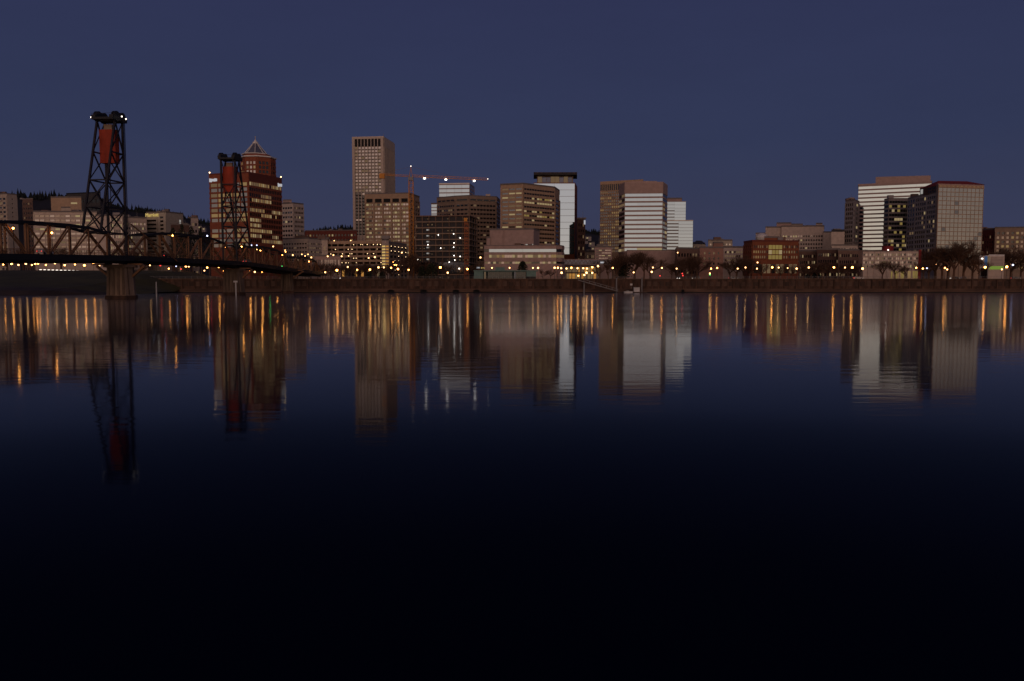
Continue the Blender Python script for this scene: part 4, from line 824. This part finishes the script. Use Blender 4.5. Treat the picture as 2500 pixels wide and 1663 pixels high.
#@@BRIDGE
# ================================================================== the lift bridge
DIR = Vector((.112, .9937, 0)).normalized(); PER = Vector((DIR.y, -DIR.x, 0)); O1 = Vector((-113.2, 240, 0))
def bp(s, t, z): q = O1 + DIR*s + PER*t; return (q.x, q.y, z)
def deckz(s): return 12.4 + (-.022*(-s) if s < 0 else 0) - (.035*(s-72) if s > 72 else 0)
BR = thing('lift_bridge', 'steel truss lift bridge with two lift towers crossing the river at left', 'bridge', (0, 0, 0))
HT = 2.65                                    # half distance between the trusses
SEG = {}
def bar_obj(name, p, q, wd, m, parent, hd=None):
    MB().beam(p, q, wd, hd).build(name, m, parent)
def span(s0, s1, n, h, ends=True, label=None):
    L = s1-s0; zs = [deckz(s0+L*k/n) for k in range(n+1)]
    b = MB()
    for k in range(n):                       # roadway, side walks, floor beams and girders
        a, c = s0+L*k/n, s0+L*(k+1)/n; za, zc = zs[k], zs[k+1]
        for (t0, t1, dz0, dz1) in ((-HT-3.2, HT+3.2, -.6, 0), (-HT-.35, -HT+.35, -2.2, -.61), (HT-.35, HT+.35, -2.2, -.61), (HT+2.6, HT+3.2, -1.5, -.61), (-HT-3.2, -HT-2.6, -1.5, -.61)):
            b.hexa([bp(a, t0, za+dz0), bp(a, t1, za+dz0), bp(c, t1, zc+dz0), bp(c, t0, zc+dz0), bp(a, t0, za+dz1), bp(a, t1, za+dz1), bp(c, t1, zc+dz1), bp(c, t0, zc+dz1)])
        b.beam(bp(a, -HT-3, za-1.0), bp(a, HT+3, za-1.0), .4, .8)
    sp = b.build('truss_span', 'steel_dark', BR)
    if label: sp['label'] = label
    ht = []
    for k in range(n+1):
        f = min(k, n-k)
        ht.append(0 if f == 0 else h*(.80 if f == 1 else (.95 if f == 2 else 1)))
    for t in (HT, -HT):
        for k in range(n):
            a, c = s0+L*k/n, s0+L*(k+1)/n
            pa, pc = bp(a, t, zs[k]+ht[k]), bp(c, t, zs[k+1]+ht[k+1])
            bar_obj('top_chord' if 0 < k < n-1 else 'end_post', pa, pc, .55, 'steel_dark' if 0 < k < n-1 else 'steel_brown', sp, .65)
            if 0 < k: bar_obj('vertical', bp(a, t, zs[k]), pa, .38, 'steel_brown', sp)
            if 0 < k < n-1:
                if k < n/2: bar_obj('diagonal', pa, bp(c, t, zs[k+1]), .32, 'steel_brown', sp)
                if k >= n/2-.6: bar_obj('diagonal', bp(a, t, zs[k]), pc, .32, 'steel_brown', sp)
        # railing
        s_ = 1 if t > 0 else -1
        bar_obj('handrail', bp(s0, s_*(HT+3.1), zs[0]+1.15), bp(s1, s_*(HT+3.1), zs[-1]+1.15), .12, 'steel_brown', sp)
        bar_obj('railing_wire', bp(s0, s_*(HT+3.1), zs[0]+.6), bp(s1, s_*(HT+3.1), zs[-1]+.6), .08, 'steel_brown', sp)
        m_ = MB(); k = 0
        while s0+k*2 < s1: m_.beam(bp(s0+k*2, s_*(HT+3.1), deckz(s0+k*2)), bp(s0+k*2, s_*(HT+3.1), deckz(s0+k*2)+1.15), .09); k += 1
        m_.build('railing_posts', 'steel_brown', sp)['kind'] = 'stuff'
    for k in range(1, n):                    # portal and sway bracing between the trusses
        a = s0+L*k/n; bar_obj('cross_strut', bp(a, -HT, zs[k]+ht[k]), bp(a, HT, zs[k]+ht[k]), .35, 'steel_dark', sp)
        if k < n-1:
            c = s0+L*(k+1)/n; bar_obj('lateral_brace', bp(a, -HT, zs[k]+ht[k]), bp(c, HT, zs[k+1]+ht[k+1]), .2, 'steel_dark', sp)
    return sp
span(-66, -1.2, 8, 7.6, label='truss span left of the near lift tower')
span(1.2, 70.8, 8, 7.8, label='lift span between the two towers')
span(73.2, 125, 7, 7.2, label='truss span beyond the far lift tower')
span(125.6, 163, 6, 6.2, label='last truss span running onto the far bank')
def lift_tower(s0, sg, name):
    """vertical legs on the lift span side, raking legs behind; sg=-1: behind is toward smaller s"""
    z0, zt = 12.4, 50.0
    tw = MB(); b0 = bp(s0+sg*1.7, 0, zt)
    P = lambda t, k, z: bp(s0, t, z) if k == 0 else bp(s0+sg*(3.6+(zt-z)/(zt-18)*8.6) if z > 0 else s0, t, z)
    for (a, c) in ((-HT-.5, HT+.5),):
        pl = [bp(s0-sg*1.6, a, 0), bp(s0+sg*5.6, a, 0), bp(s0+sg*5.6, c, 0), bp(s0-sg*1.6, c, 0)]
        tw.prism([(q[0], q[1]) for q in (pl if sg > 0 else pl[::-1])], zt, zt+.6)
    T = tw.build('lift_tower', 'steel_dark', BR); T['label'] = name
    zz = [z0, 18.5, 25.5, 33, 41, zt]
    for t in (-HT, HT):
        bar_obj('leg', P(t, 0, z0), P(t, 0, zt), .58, 'steel_tower', T); bar_obj('leg', P(t, 1, 18.8), P(t, 1, zt), .52, 'steel_tower', T)
        for i in range(1, 5):
            bar_obj('strut', P(t, 0, zz[i]), P(t, 1, zz[i]), .38, 'steel_tower', T)
            bar_obj('brace', P(t, 1, zz[i+1]), P(t, 0, zz[i]), .32, 'steel_tower', T); bar_obj('brace', P(t, 0, zz[i+1]), P(t, 1, zz[i]), .22, 'steel_tower', T)
    for k in (0, 1):
        for i in ((1, 2, 3, 5) if k else (1, 2, 3, 4, 5)): bar_obj('strut', P(-HT, k, zz[i]), P(HT, k, zz[i]), .36, 'steel_tower', T)
        for i in range(1, 4 if k == 0 else 3):
            bar_obj('brace', P(-HT, k, zz[i]), P(HT, k, zz[i+1]), .26, 'steel_tower', T); bar_obj('brace', P(HT, k, zz[i]), P(-HT, k, zz[i+1]), .26, 'steel_tower', T)
    # counterweight
    pl = [bp(s0+sg*1.0, -HT+.05, 0), bp(s0+sg*3.0, -HT+.05, 0), bp(s0+sg*3.0, HT-.55, 0), bp(s0+sg*1.0, HT-.55, 0)]
    pl = [(q[0], q[1]) for q in pl]; pl = pl if sg < 0 else pl
    cx_, cy_ = sum(q[0] for q in pl)/4, sum(q[1] for q in pl)/4
    zc1, zc0 = 47.6, 38.3
    b = MB().prism(pl if sg > 0 else pl[::-1], zc0, zc1); b.build('counterweight', 'red_weight', T)
    MB().prism([(cx_+(q[0]-cx_)*.5, cy_+(q[1]-cy_)*.5) for q in (pl if sg > 0 else pl[::-1])], zc1, zc1+1.5).build('rope_yoke', 'tan_dark', T)
    # sheaves and machinery deck
    for t in (-HT, HT):
        for off in (-.32, .32):
            for ds in (.4, 3.2):
                c = Vector(bp(s0+sg*ds, t+off, zt+1.15)); b = MB(); n = 20
                b.tube(c-PER*.2, c+PER*.2, 1.45, 1.45, n); b.build('sheave', 'steel_dark', T)
        MB().beam(bp(s0-sg*1.5, t, zt+.95), bp(s0+sg*5.4, t, zt+.95), 1.2, .7).build('sheave_girder', 'steel_dark', T)
    for ds in (-1.55, 5.55):
        bar_obj('platform_rail', bp(s0+sg*ds, -HT-.5, zt+1.6), bp(s0+sg*ds, HT+.5, zt+1.6), .09, 'steel_tower', T)
    for t in ((-HT-.9, HT+.6) if sg < 0 else ()):
        bar_obj('platform_arm', bp(s0+sg*1, t*.8, zt+.3), bp(s0+sg*1, t*1.35, zt+.3), .3, 'steel_dark', T)
        for q in range(2):
            MB().ball(bp(s0+sg*(1+q*2.0), t*1.35, zt+.75+q*.3), .22, 7, 4).build('platform_lamp', 'lamp_white', T)
    # hoist ropes
    for t in (-HT+.2, HT-.2):
        for q in (0, .25): bar_obj('rope', bp(s0-sg*1.3, t+q*.5, zt+1.5), bp(s0-sg*1.3, t+q*.5, 20.2), .08, 'steel_tower', T)
lift_tower(0, -1, 'near lift tower with red counterweight near its top')
lift_tower(72, 1, 'far lift tower with red counterweight near its top')
def pier(s0, label, hw=2.9, hl=2.6, t0=1.0):
    pts = []
    for (t, s_) in ((-hw, -hl), (hw, -hl), (hw+1.0, 0), (hw, hl), (-hw, hl), (-hw-1.0, 0)): q = bp(s0+s_, t+t0, 0); pts.append((q[0], q[1]))
    c = bp(s0, t0, 0)
    sc2 = lambda k: [(c[0]+(p[0]-c[0])*k, c[1]+(p[1]-c[1])*k) for p in pts]
    pr_ = MB().prism(sc2(1.08), -4, 9.0, sc2(.92)).build('pier', 'pier_concrete', BR); pr_['label'] = label
    MB().prism(sc2(1.14), -4, 1.0, sc2(1.12)).build('footing', 'wall_stone_shaded', pr_)
    MB().prism(sc2(1.18), 9.0, 9.8).build('cap', 'concrete', pr_)
    for t in (-1, 1):
        MB().beam(bp(s0, t0+t*(hw-.4), 5.6), bp(s0, t0+t*(HT+4.6), 9.4), .7, .6).build('bracket', 'steel_brown', pr_)
        MB().beam(bp(s0, t*2, 9.9), bp(s0, t*(HT+5), 9.9), .9, .5).build('cap_beam', 'steel_brown', pr_)
        for s_ in (-1.6, 0, 1.6): MB().beam(bp(s0+s_, t0+t*(hw+.3), 1.2), bp(s0+s_, t0+t*(hw-.1), 8.9), .5).build('buttress', 'concrete', pr_)
    for t in (-2.3, -.8, .8, 2.3): MB().beam(bp(s0-hl*1.0-.1, t0+t, 1.2), bp(s0-hl*.93-.06, t0+t, 8.9), .6, .4).build('buttress', 'concrete', pr_)
    for t in (-HT, HT): MB().beam(bp(s0, t, 9.8), bp(s0, t, 10.3), 1.4).build('bearing', 'steel_dark', pr_)
pier(-.5, 'near river pier'); pier(72.5, 'far river pier'); pier(125.3, 'slim pier at the far bank', 1.6, .8)
MB().beam(bp(2, HT+.4, 21.5), bp(22, HT+3.4, 11.3), .3).build('inclined_walkway', 'steel_brown', BR)
# white marker piles in the river
for px, D, top, lab in ((382, 272, 690.5, 'slim white pile standing in the river right of the near pier'), (576, 300, 689, 'white pile with a cross board in front of the far pier')):
    t = thing('marker_pile', lab, 'pile', (xp(px, D, 2), D, 0)); z = zy(top, D)
    MB().tube((0, 0, -3), (0, 0, z), .24, .2, 8).build('shaft', 'white_paint', t)
    if px > 500: MB().box(-.75, .75, -.3, -.2, z-.1, z+.5).build('cross_board', 'white_paint', t)
    else: MB().ball((0, 0, z+.15), .22, 6, 4).build('cap', 'white_paint', t)
#@@LAMPS
# ================================================================== street lamps
LM = {}
def lamp(px, py, kind, D, label, base=None, r=.42, arm=False):
    r *= .92*random.uniform(.75, 1.25)
    z = zy(py, D); base = GZ if base is None else base
    t = thing('street_lamp', label, 'street lamp', (xp(px, D, z), D, base), 'street lamps of the riverside')
    h = z-base; r = round(r*12)/12; key = (round(h*2)/2, kind, r)
    if key not in LM:
        b = MB(); b.tube((0, 0, 0), (0, 0, .9), .16, .11, 8); b.tube((0, 0, .9), (0, 0, h-r*.8), .09, .06, 7); pm_ = b.mesh('pole', 'steel_dark')
        gm = MB().ball((0, 0, h), r, 9, 6).mesh('globe', kind); cm_ = MB().tube((0, 0, h+r*.9), (0, 0, h+r*1.25), .2, .03, 7).mesh('cap', 'steel_dark')
        LM[key] = (pm_, gm, cm_)
    for nme, me_ in zip(('pole', 'globe', 'cap'), LM[key]): put(nme, me_, t)
    return t
def row(where, items, D, kind='lamp_warm', r=.42, noun='street lamp'):
    items = sorted(items)
    for i, it in enumerate(items):
        px, py = it[0], it[1]; k = it[2] if len(it) > 2 else kind; d = it[3] if len(it) > 3 else D
        lab = (ORD[i] + ' ' + noun + ' from the left ' + where) if len(items) > 1 else ('lone ' + noun + ' ' + where)
        lamp(px, py, k, d, lab, r=r)
O_, W_, B_ = 'lamp_orange', 'lamp_white', 'lamp_blue'
row('on the promenade in front of the parking garage', [(794, 665), (822.5, 660, O_), (872, 659, O_), (903, 658.5, O_), (924, 653), (937, 653), (955, 654, O_), (971.5, 657, O_), (997.5, 658, O_), (849, 652)], 396)
row('in the street below the garage decks', [(800, 626), (814, 623), (834, 628), (851, 625), (900, 630), (915, 628), (960, 640, O_), (963.5, 647, O_), (967.5, 647.5, O_), (981, 617)], 440, r=.34, noun='tall street lamp')
row('in front of the building shell', [(1020, 634, W_, 480), (1075, 653, O_), (1093, 666), (1121, 656, W_), (1141, 657.5, O_)], 398)
row('behind the teal pavilion', [(1173, 628, 'lamp_warm', 446), (1201, 656), (1244, 654), (1301, 654), (1313.6, 654)], 410)
row('among the market lights under the skybridge', [(1354, 654), (1362, 654, O_), (1370, 655), (1383, 656), (1395, 654, O_), (1410, 654), (1424, 653), (1433, 656), (1446, 652.6, O_), (1460, 650)], 430, r=.5, noun='market lamp')
row('on the stalls above the seawall below the skybridge', [(1371, 666), (1412, 673.5, O_), (1426.5, 671.5), (1432, 668), (1446, 666)], 405, r=.5, noun='low market lamp')
row('in front of the dark trees and the ribboned tower', [(1496, 654, O_), (1547, 664), (1591, 664), (1594, 654), (1616, 654.7, O_), (1652, 656), (1654, 617, 'lamp_warm', 470)], 400)
row('before the pink brick house', [(1733, 667.6), (1736, 656, O_), (1751, 654, O_)], 400)
row('along the foot of the red brick block', [(1801, 656), (1820, 655), (1848, 657), (1849.5, 641, 'lamp_warm', 432), (1885.5, 653, O_), (1901, 655), (1923, 654.6), (1945, 656)], 400, r=.38)
row('before the low brown buildings', [(1974.6, 654.6), (2036, 654, O_), (2063, 655), (2081, 653.6, O_)], 400, r=.48)
row('in front of the long white block', [(2106, 656), (2237, 652.7, O_)], 396, r=.48)
row('around the tall bare trees', [(2253, 657.7, O_), (2263, 655, B_), (2284, 645, 'lamp_warm', 430), (2307, 654, O_), (2312.6, 658), (2319, 647, 'lamp_warm', 430), (2341, 629, 'lamp_warm', 440)], 398)
row('around the blue billboard at the right edge', [(2398, 632, W_, 404), (2405, 655, O_), (2446, 660), (2458, 651.6, O_), (2473, 647, B_)], 396, r=.5)
for i, (px, py) in enumerate(((816, 588), (856, 588), (930, 590))):
    lamp(px, py, 'lamp_warm', 480, ORD[i] + ' lamp from the left on the roof deck of the parking garage', base=zy(597, 480), r=.3)
# bridge lamps: standing on the deck
for i, (s_, t_, dz, k) in enumerate(((-40, -1, 6.2, O_), (-26, -1, 5.6, O_), (20, 1, 5.2, 'lamp_warm'), (34, -1, 7.6, O_), (64, 1, 5.0, O_), (78, 1, 6.0, O_), (100, -1, 6.5, 'lamp_warm'), (118, 1, 5.6, O_), (134, 1, 5.2, 'lamp_warm'), (150, 1, 4.6, O_), (158, 1, 4.2, 'lamp_warm'))):
    p = bp(s_, t_*(HT-.9 if t_ < 0 else HT-.8), deckz(s_)); h = dz
    t = thing('bridge_lamp', ORD[i] + ' lamp from the left on the bridge roadway', 'street lamp', p, 'lamps on the bridge deck')
    MB().tube((0, 0, 0), (0, 0, h-.3), .1, .07, 7).build('pole', 'steel_dark', t); MB().ball((0, 0, h), .25, 8, 5).build('globe', k, t)
# lamps over the far bank at left, seen under and over the bridge
LB = 440
row('on the bank seen under the left truss', [(8, 646, O_), (28, 644, O_), (45, 647), (63, 644), (78, 648, O_), (86, 644, O_), (93, 644, O_), (112, 648, O_), (134, 643), (158, 648, O_), (183, 645, O_), (206, 648, O_), (228, 644, O_), (243, 648)], LB, r=.45)
row('on the bank right of the near pier', [(366, 648.5), (391.6, 648, 'lamp_red'), (412, 656, O_), (430, 650, B_), (442, 657, 'lamp_red'), (454, 650, O_), (461, 651), (499, 661), (506, 653, O_), (513.6, 647, 'lamp_red'), (534, 656, O_), (546, 660, O_), (610, 662, O_), (622, 664), (640, 662, O_), (658, 660, 'lamp_green'), (676, 662, O_)], LB, r=.42)
row('rising above the top chord between the towers', [(369, 570, B_), (380, 570, W_), (396, 569, B_), (506, 576, B_)], 420, r=.4, noun='tall bluish lamp')
row('above the truss beyond the far tower', [(602, 608), (614, 599, B_), (627, 598.6, B_), (636, 611, O_), (652, 605), (667, 602)], 440, r=.36, noun='tall lamp')
row('at the landing of the bridge', [(696, 611), (697, 615, O_), (714.7, 623), (725, 627.6), (737, 621), (745, 625), (760, 628), (752, 620), (794, 664.5, O_)], 430, r=.34, noun='lamp')
# a row of small white lights at the bowl's crest
for i in range(10):
    px = 99+10*i; D = 402; z = zy(658+.25*i, D)
    t = thing('path_light', ORD[i] + ' white path light from the left along the crest of the grassy bowl', 'light', (xp(px, D, z), D, z-.7), 'path lights on the bowl crest')
    MB().tube((0, 0, -.6), (0, 0, .5), .08, .08, 6).build('post', 'metal', t); MB().box(-.5, .5, -.12, .12, .5, .72).build('luminaire', 'lamp_white', t)
for px, py, k, lab in ((1665.5, 668, 'lamp_red', 'upper red traffic light right of the blank podium'), (1667, 673, 'lamp_red', 'lower red traffic light right of the blank podium'), (1611, 673.7, 'lamp_red', 'single red light below the blank podium'), (1733, 671, 'lamp_green', 'green traffic light before the pink brick house'), (688, 650, 'lamp_green', 'green traffic light near the bridge landing')):
    D = 424; z = zy(py, D); t = thing('traffic_light', lab, 'traffic light', (xp(px, D, z), D, GZ))
    MB().tube((0, 0, 0), (0, 0, z-GZ-.6), .09, .07, 6).build('pole', 'steel_dark', t); MB().box(-.22, .22, -.15, .15, z-GZ-.6, z-GZ+.6).build('housing', 'charcoal', t); MB().ball((0, -.2, z-GZ), .3, 7, 5).build('lens', k, t)
for px, k, lab in ((1168, 'sign_white', 'small white lit shop sign left of the pavilion roof'), (1179, 'lamp_red', 'small pink lit shop sign left of the pavilion roof'), (1470, 'lamp_white', 'white banner light at the right end of the skybridge'), (1885, 'lamp_white', 'white lit kiosk sign before the red brick block')):
    py = {1168: 654, 1179: 654.5, 1470: 641, 1885: 667}[px]; D = 440; z = zy(py, D); t = thing('lit_sign', lab, 'sign', (xp(px, D, z), D, GZ))
    MB().box(-.9, .9, -.1, .1, z-GZ-.4, z-GZ+.4).build('panel', 'sign_white' if k != 'lamp_red' else 'sign_yellow', t); MB().tube((0, .25, 0), (0, .25, z-GZ), .1, .1, 6).build('post', 'metal', t)
#@@TREES
# ================================================================== bare winter trees
def grow(tr, cr, p, d, L, r, lev, rng, maxl):
    q = p + d*L
    (tr if lev < 2 else cr).tube(p, q, r, r*.7, 5 if lev < 2 else 3, False)
    if lev >= maxl: return
    nb = 4 if lev < 2 else 3
    for k in range(nb):
        a = rng.uniform(0, 6.283); sp = rng.uniform(.45, 1.15) if lev < 3 else rng.uniform(.3, .9)
        side = Vector((math.cos(a), math.sin(a), 0)); nd = (d + side*sp + Vector((0, 0, .10 if lev < 3 else .22))).normalized()
        grow(tr, cr, p + d*L*rng.uniform(.5, 1), nd, L*rng.uniform(.66, .86), max(r*.58, .0011), lev+1, rng, maxl)
TV = []
for k in range(5):
    tr, cr = MB(), MB(); rng = random.Random(90+k)
    grow(tr, cr, Vector((0, 0, 0)), Vector((rng.uniform(-.05, .05), 0, 1)).normalized(), .20, .020, 0, rng, 6)
    TV.append((tr.mesh('trunk', 'bark'), cr.mesh('crown', 'bark')))
def trees(where, items, noun='bare tree'):
    for i, (px, top, D) in enumerate(sorted(items)):
        base = GZ if px > 340 else 10; h = zy(top, D)-base; k = random.randrange(3, 5) if ('tall' in noun or 'spreading' in noun) else random.randrange(5); zmax = max(v.co.z for v in TV[k][1].vertices)
        lab = (ORD[i] + ' ' + noun + ' from the left ' + where) if len(items) > 1 else ('lone ' + noun + ' ' + where)
        t = thing('bare_tree', lab, 'tree', (xp(px, D, 8), D, base-.1), 'bare winter trees along the river')
        s_ = h/zmax; w_ = s_*random.uniform(.9, 1.2)
        for nme, me_ in zip(('trunk', 'crown'), TV[k]): put(nme, me_, t, None, random.uniform(0, 6), (w_, w_, s_))
trees('at the foot of the bridge landing', [(655, 628, 432), (690, 626, 430), (726, 632, 428), (758, 634, 425), (776, 640, 425)])
trees('below the parking garage decks', [(788, 640, 420), (826, 644, 420), (880, 644, 418), (946, 644, 424), (958, 640, 428), (808, 637, 424), (843, 640, 424), (868, 637, 426), (893, 640, 424), (918, 643, 424)])
trees('below the crane and building shell', [(975, 628, 424), (1000, 618, 428), (1018, 634, 424), (1045, 634, 420), (1068, 632, 420), (1092, 640, 416), (1160, 638, 420)])
trees('before the low pinkish block and market', [(1325, 655, 405), (1344, 654, 402), (1462, 645, 412)])
trees('in the dark row before the ribboned tower', [(1485, 632, 418), (1506, 620, 420), (1527, 613, 424), (1550, 610, 424), (1572, 614, 420), (1588, 622, 418), (1640, 640, 416), (1650, 634, 418)])
trees('between the podium and the pink brick house', [(1672, 628, 424), (1688, 620, 426), (1702, 622, 424)])
trees('before and beside the red brick block', [(1782, 628, 424), (1798, 622, 422), (1814, 618, 424), (1830, 628, 418), (1860, 640, 416), (1905, 644, 414), (1932, 642, 414), (1962, 640, 416)])
trees('before the low brown buildings', [(1980, 646, 412), (2008, 642, 414), (2036, 646, 412), (2072, 642, 416), (1995, 640, 418), (2020, 636, 418), (2052, 640, 420), (2094, 640, 420)])
trees('in front of the long white block', [(2154, 634, 396), (2185, 640, 398), (2212, 644, 398)], 'spreading bare tree')
trees('around the pale gridded block', [(2254, 632, 408), (2284, 606, 416), (2314, 600, 415), (2268, 620, 412), (2300, 596, 410), (2328, 582, 405), (2352, 586, 408), (2374, 600, 412), (2390, 628, 405)], 'tall bare tree')
trees('at the right edge', [(2420, 612, 428), (2445, 600, 430), (2468, 596, 432), (2492, 602, 430)], 'bushy bare tree')
trees('on the bank behind the left truss', [(20, 610, 470), (58, 606, 470), (150, 600, 470), (300, 596, 470), (345, 600, 470)])
# evergreens
def evergreen(label, px, top, bot, wpx, D, seed):
    rng = random.Random(seed); x = xp(px, D, 10); zt_, zb_ = zy(top, D), max(zy(bot, D), GZ); rx = wpx/2*D/F; t = thing('evergreen_tree', label, 'tree', (x, D, GZ if px > 340 else 9), 'dark evergreen trees')
    b0 = t.location.z; b = MB(); n = 700; H_ = zt_-zb_
    for k in range(n):
        f = rng.random()**.8; a = rng.uniform(0, 6.283); rr = rx*math.sqrt(rng.random())*(1-f**2.2)**.5*rng.uniform(.75, 1.12); s_ = rng.uniform(.35, .8)*max(.6, rx/5)
        c = Vector((rr*math.cos(a), rr*math.sin(a)*.9, zb_-b0+f*H_)); u = Vector((rng.uniform(-1, 1), rng.uniform(-1, 1), rng.uniform(-.6, .6))).normalized()*s_; v = u.cross(Vector((rng.uniform(-1, 1), rng.uniform(-1, 1), rng.uniform(-1, 1)))).normalized()*s_*.7
        q = len(b.v); b.v += [tuple(c-u), tuple(c+v), tuple(c+u), tuple(c-v)]; b.f.append((q, q+1, q+2, q+3))
    b.build('crown', 'leaves_dark', t); MB().tube((0, 0, 0), (0, 0, zb_-b0+H_*.6), .35, .15, 6).build('trunk', 'bark', t)
evergreen('round dark evergreen on the pavilion roof line', 1276, 638, 664, 26, 404, 1)
for i, (px, top, w_) in enumerate(((425, 556, 26), (447, 548, 28), (470, 553, 28), (492, 562, 30), (512, 574, 26), (575, 590, 30), (598, 594, 26))):
    evergreen(ORD[i] + ' dark evergreen from the left behind the lift span', px, top, 650, w_, 470, 10+i)
for i, (px, top, w_) in enumerate(((1053, 644, 34), (1030, 650, 24), (933, 664, 18), (900, 664, 16))): evergreen(['large low dark bush beside the crane base', 'smaller dark bush left of the crane base bush', 'small bush below the stair tower', 'small bush below the garage lamps'][i], px, top, 680, w_, 410, 40+i)
for i, (px, top, w_) in enumerate(((1522, 640, 40), (2405, 640, 30), (1985, 664, 40))): evergreen(['wide dark evergreen within the bare row before the ribboned tower', 'dark evergreen behind the blue billboard', 'low dark hedge before the brown buildings'][i], px, top, 678, w_, 426, 60+i)
#@@CARS
# ================================================================== cars
def make_car(paint):
    root = thing('parked_car', '', 'car', (0, 0, 0), 'cars along the riverside road')
    b = MB(); side = [(-2.1, .3), (2.1, .3), (2.15, .75), (1.5, .92), (.75, 1.0), (.35, 1.42), (-1.0, 1.45), (-1.6, 1.0), (-2.1, .9)]
    n = len(side); b.v = [(x, -.85, z) for x, z in side] + [(x, .85, z) for x, z in side]
    b.f = [tuple(range(n)), tuple(reversed(range(n, 2*n)))] + [(i, (i+1) % n, n+(i+1) % n, n+i) for i in range(n)]
    b.build('body', paint, root)
    for s_ in (-.865, .865):
        MB().hexa([(-1.35, s_-.01, 1.0), (.55, s_-.01, 1.0), (.55, s_+.01, 1.0), (-1.35, s_+.01, 1.0), (-.95, s_-.01, 1.36), (.28, s_-.01, 1.36), (.28, s_+.01, 1.36), (-.95, s_+.01, 1.36)]).build('side_window', 'glass_dark', root)
        for x in (-1.3, 1.3): MB().tube((x, s_*.9, .33), (x, s_*1.04, .33), .33, .33, 12).build('wheel', 'black', root)
    for y in (-.6, .6):
        MB().ball((2.14, y, .65), .16, 7, 4).build('headlight', 'lamp_white', root); MB().ball((-2.1, y, .75), .13, 7, 4).build('taillight', 'lamp_red', root)
    return root
base_cars = [make_car('white_paint'), make_car('charcoal'), make_car('metal')]
spots = [(505, 440, 200, 'car with lamps on left of the far pier'), (452, 436, 210, 'car under the lift span at left'), (434, 438, 250, 'car under the lift span'), (820, 431, 5, 'car below the garage lamps at left'), (1655, 436, 265, 'car facing the river by the red traffic lights'), (1700, 433, 180, 'car left of the pink brick house'), (1790, 434, 0, 'car between pink brick house and red brick block'), (2095, 405, 0, 'white car left of the long white block'), (2330, 433, 180, 'first car from the left below the pale gridded block'), (2350, 433, 182, 'second car from the left below the pale gridded block'), (2420, 430, 262, 'car showing headlights below the blue billboard'), (2480, 430, 0, 'car at the right edge road')]
for i, (px, D, rz, lab) in enumerate(spots):
    if i < 3: c = base_cars[i]; c.location = (xp(px, D, 7), D, GZ+.03); c.rotation_euler = (0, 0, R(rz)); c['label'] = lab
    else: copy_tree(base_cars[0 if i == 7 else i % 3], (xp(px, D, 7), D, GZ+.03), R(rz), lab)
for i, (s_, t_, lab) in enumerate(((24, 1.2, 'car on the lift span of the bridge'), (84, 1.2, 'car on the bridge beyond the far lift tower'), (-30, -1.0, 'car on the bridge left of the near lift tower'))):
    p = bp(s_, t_, deckz(s_)+.02); copy_tree(base_cars[(i+1) % 3], p, math.atan2(DIR.y, DIR.x), lab)
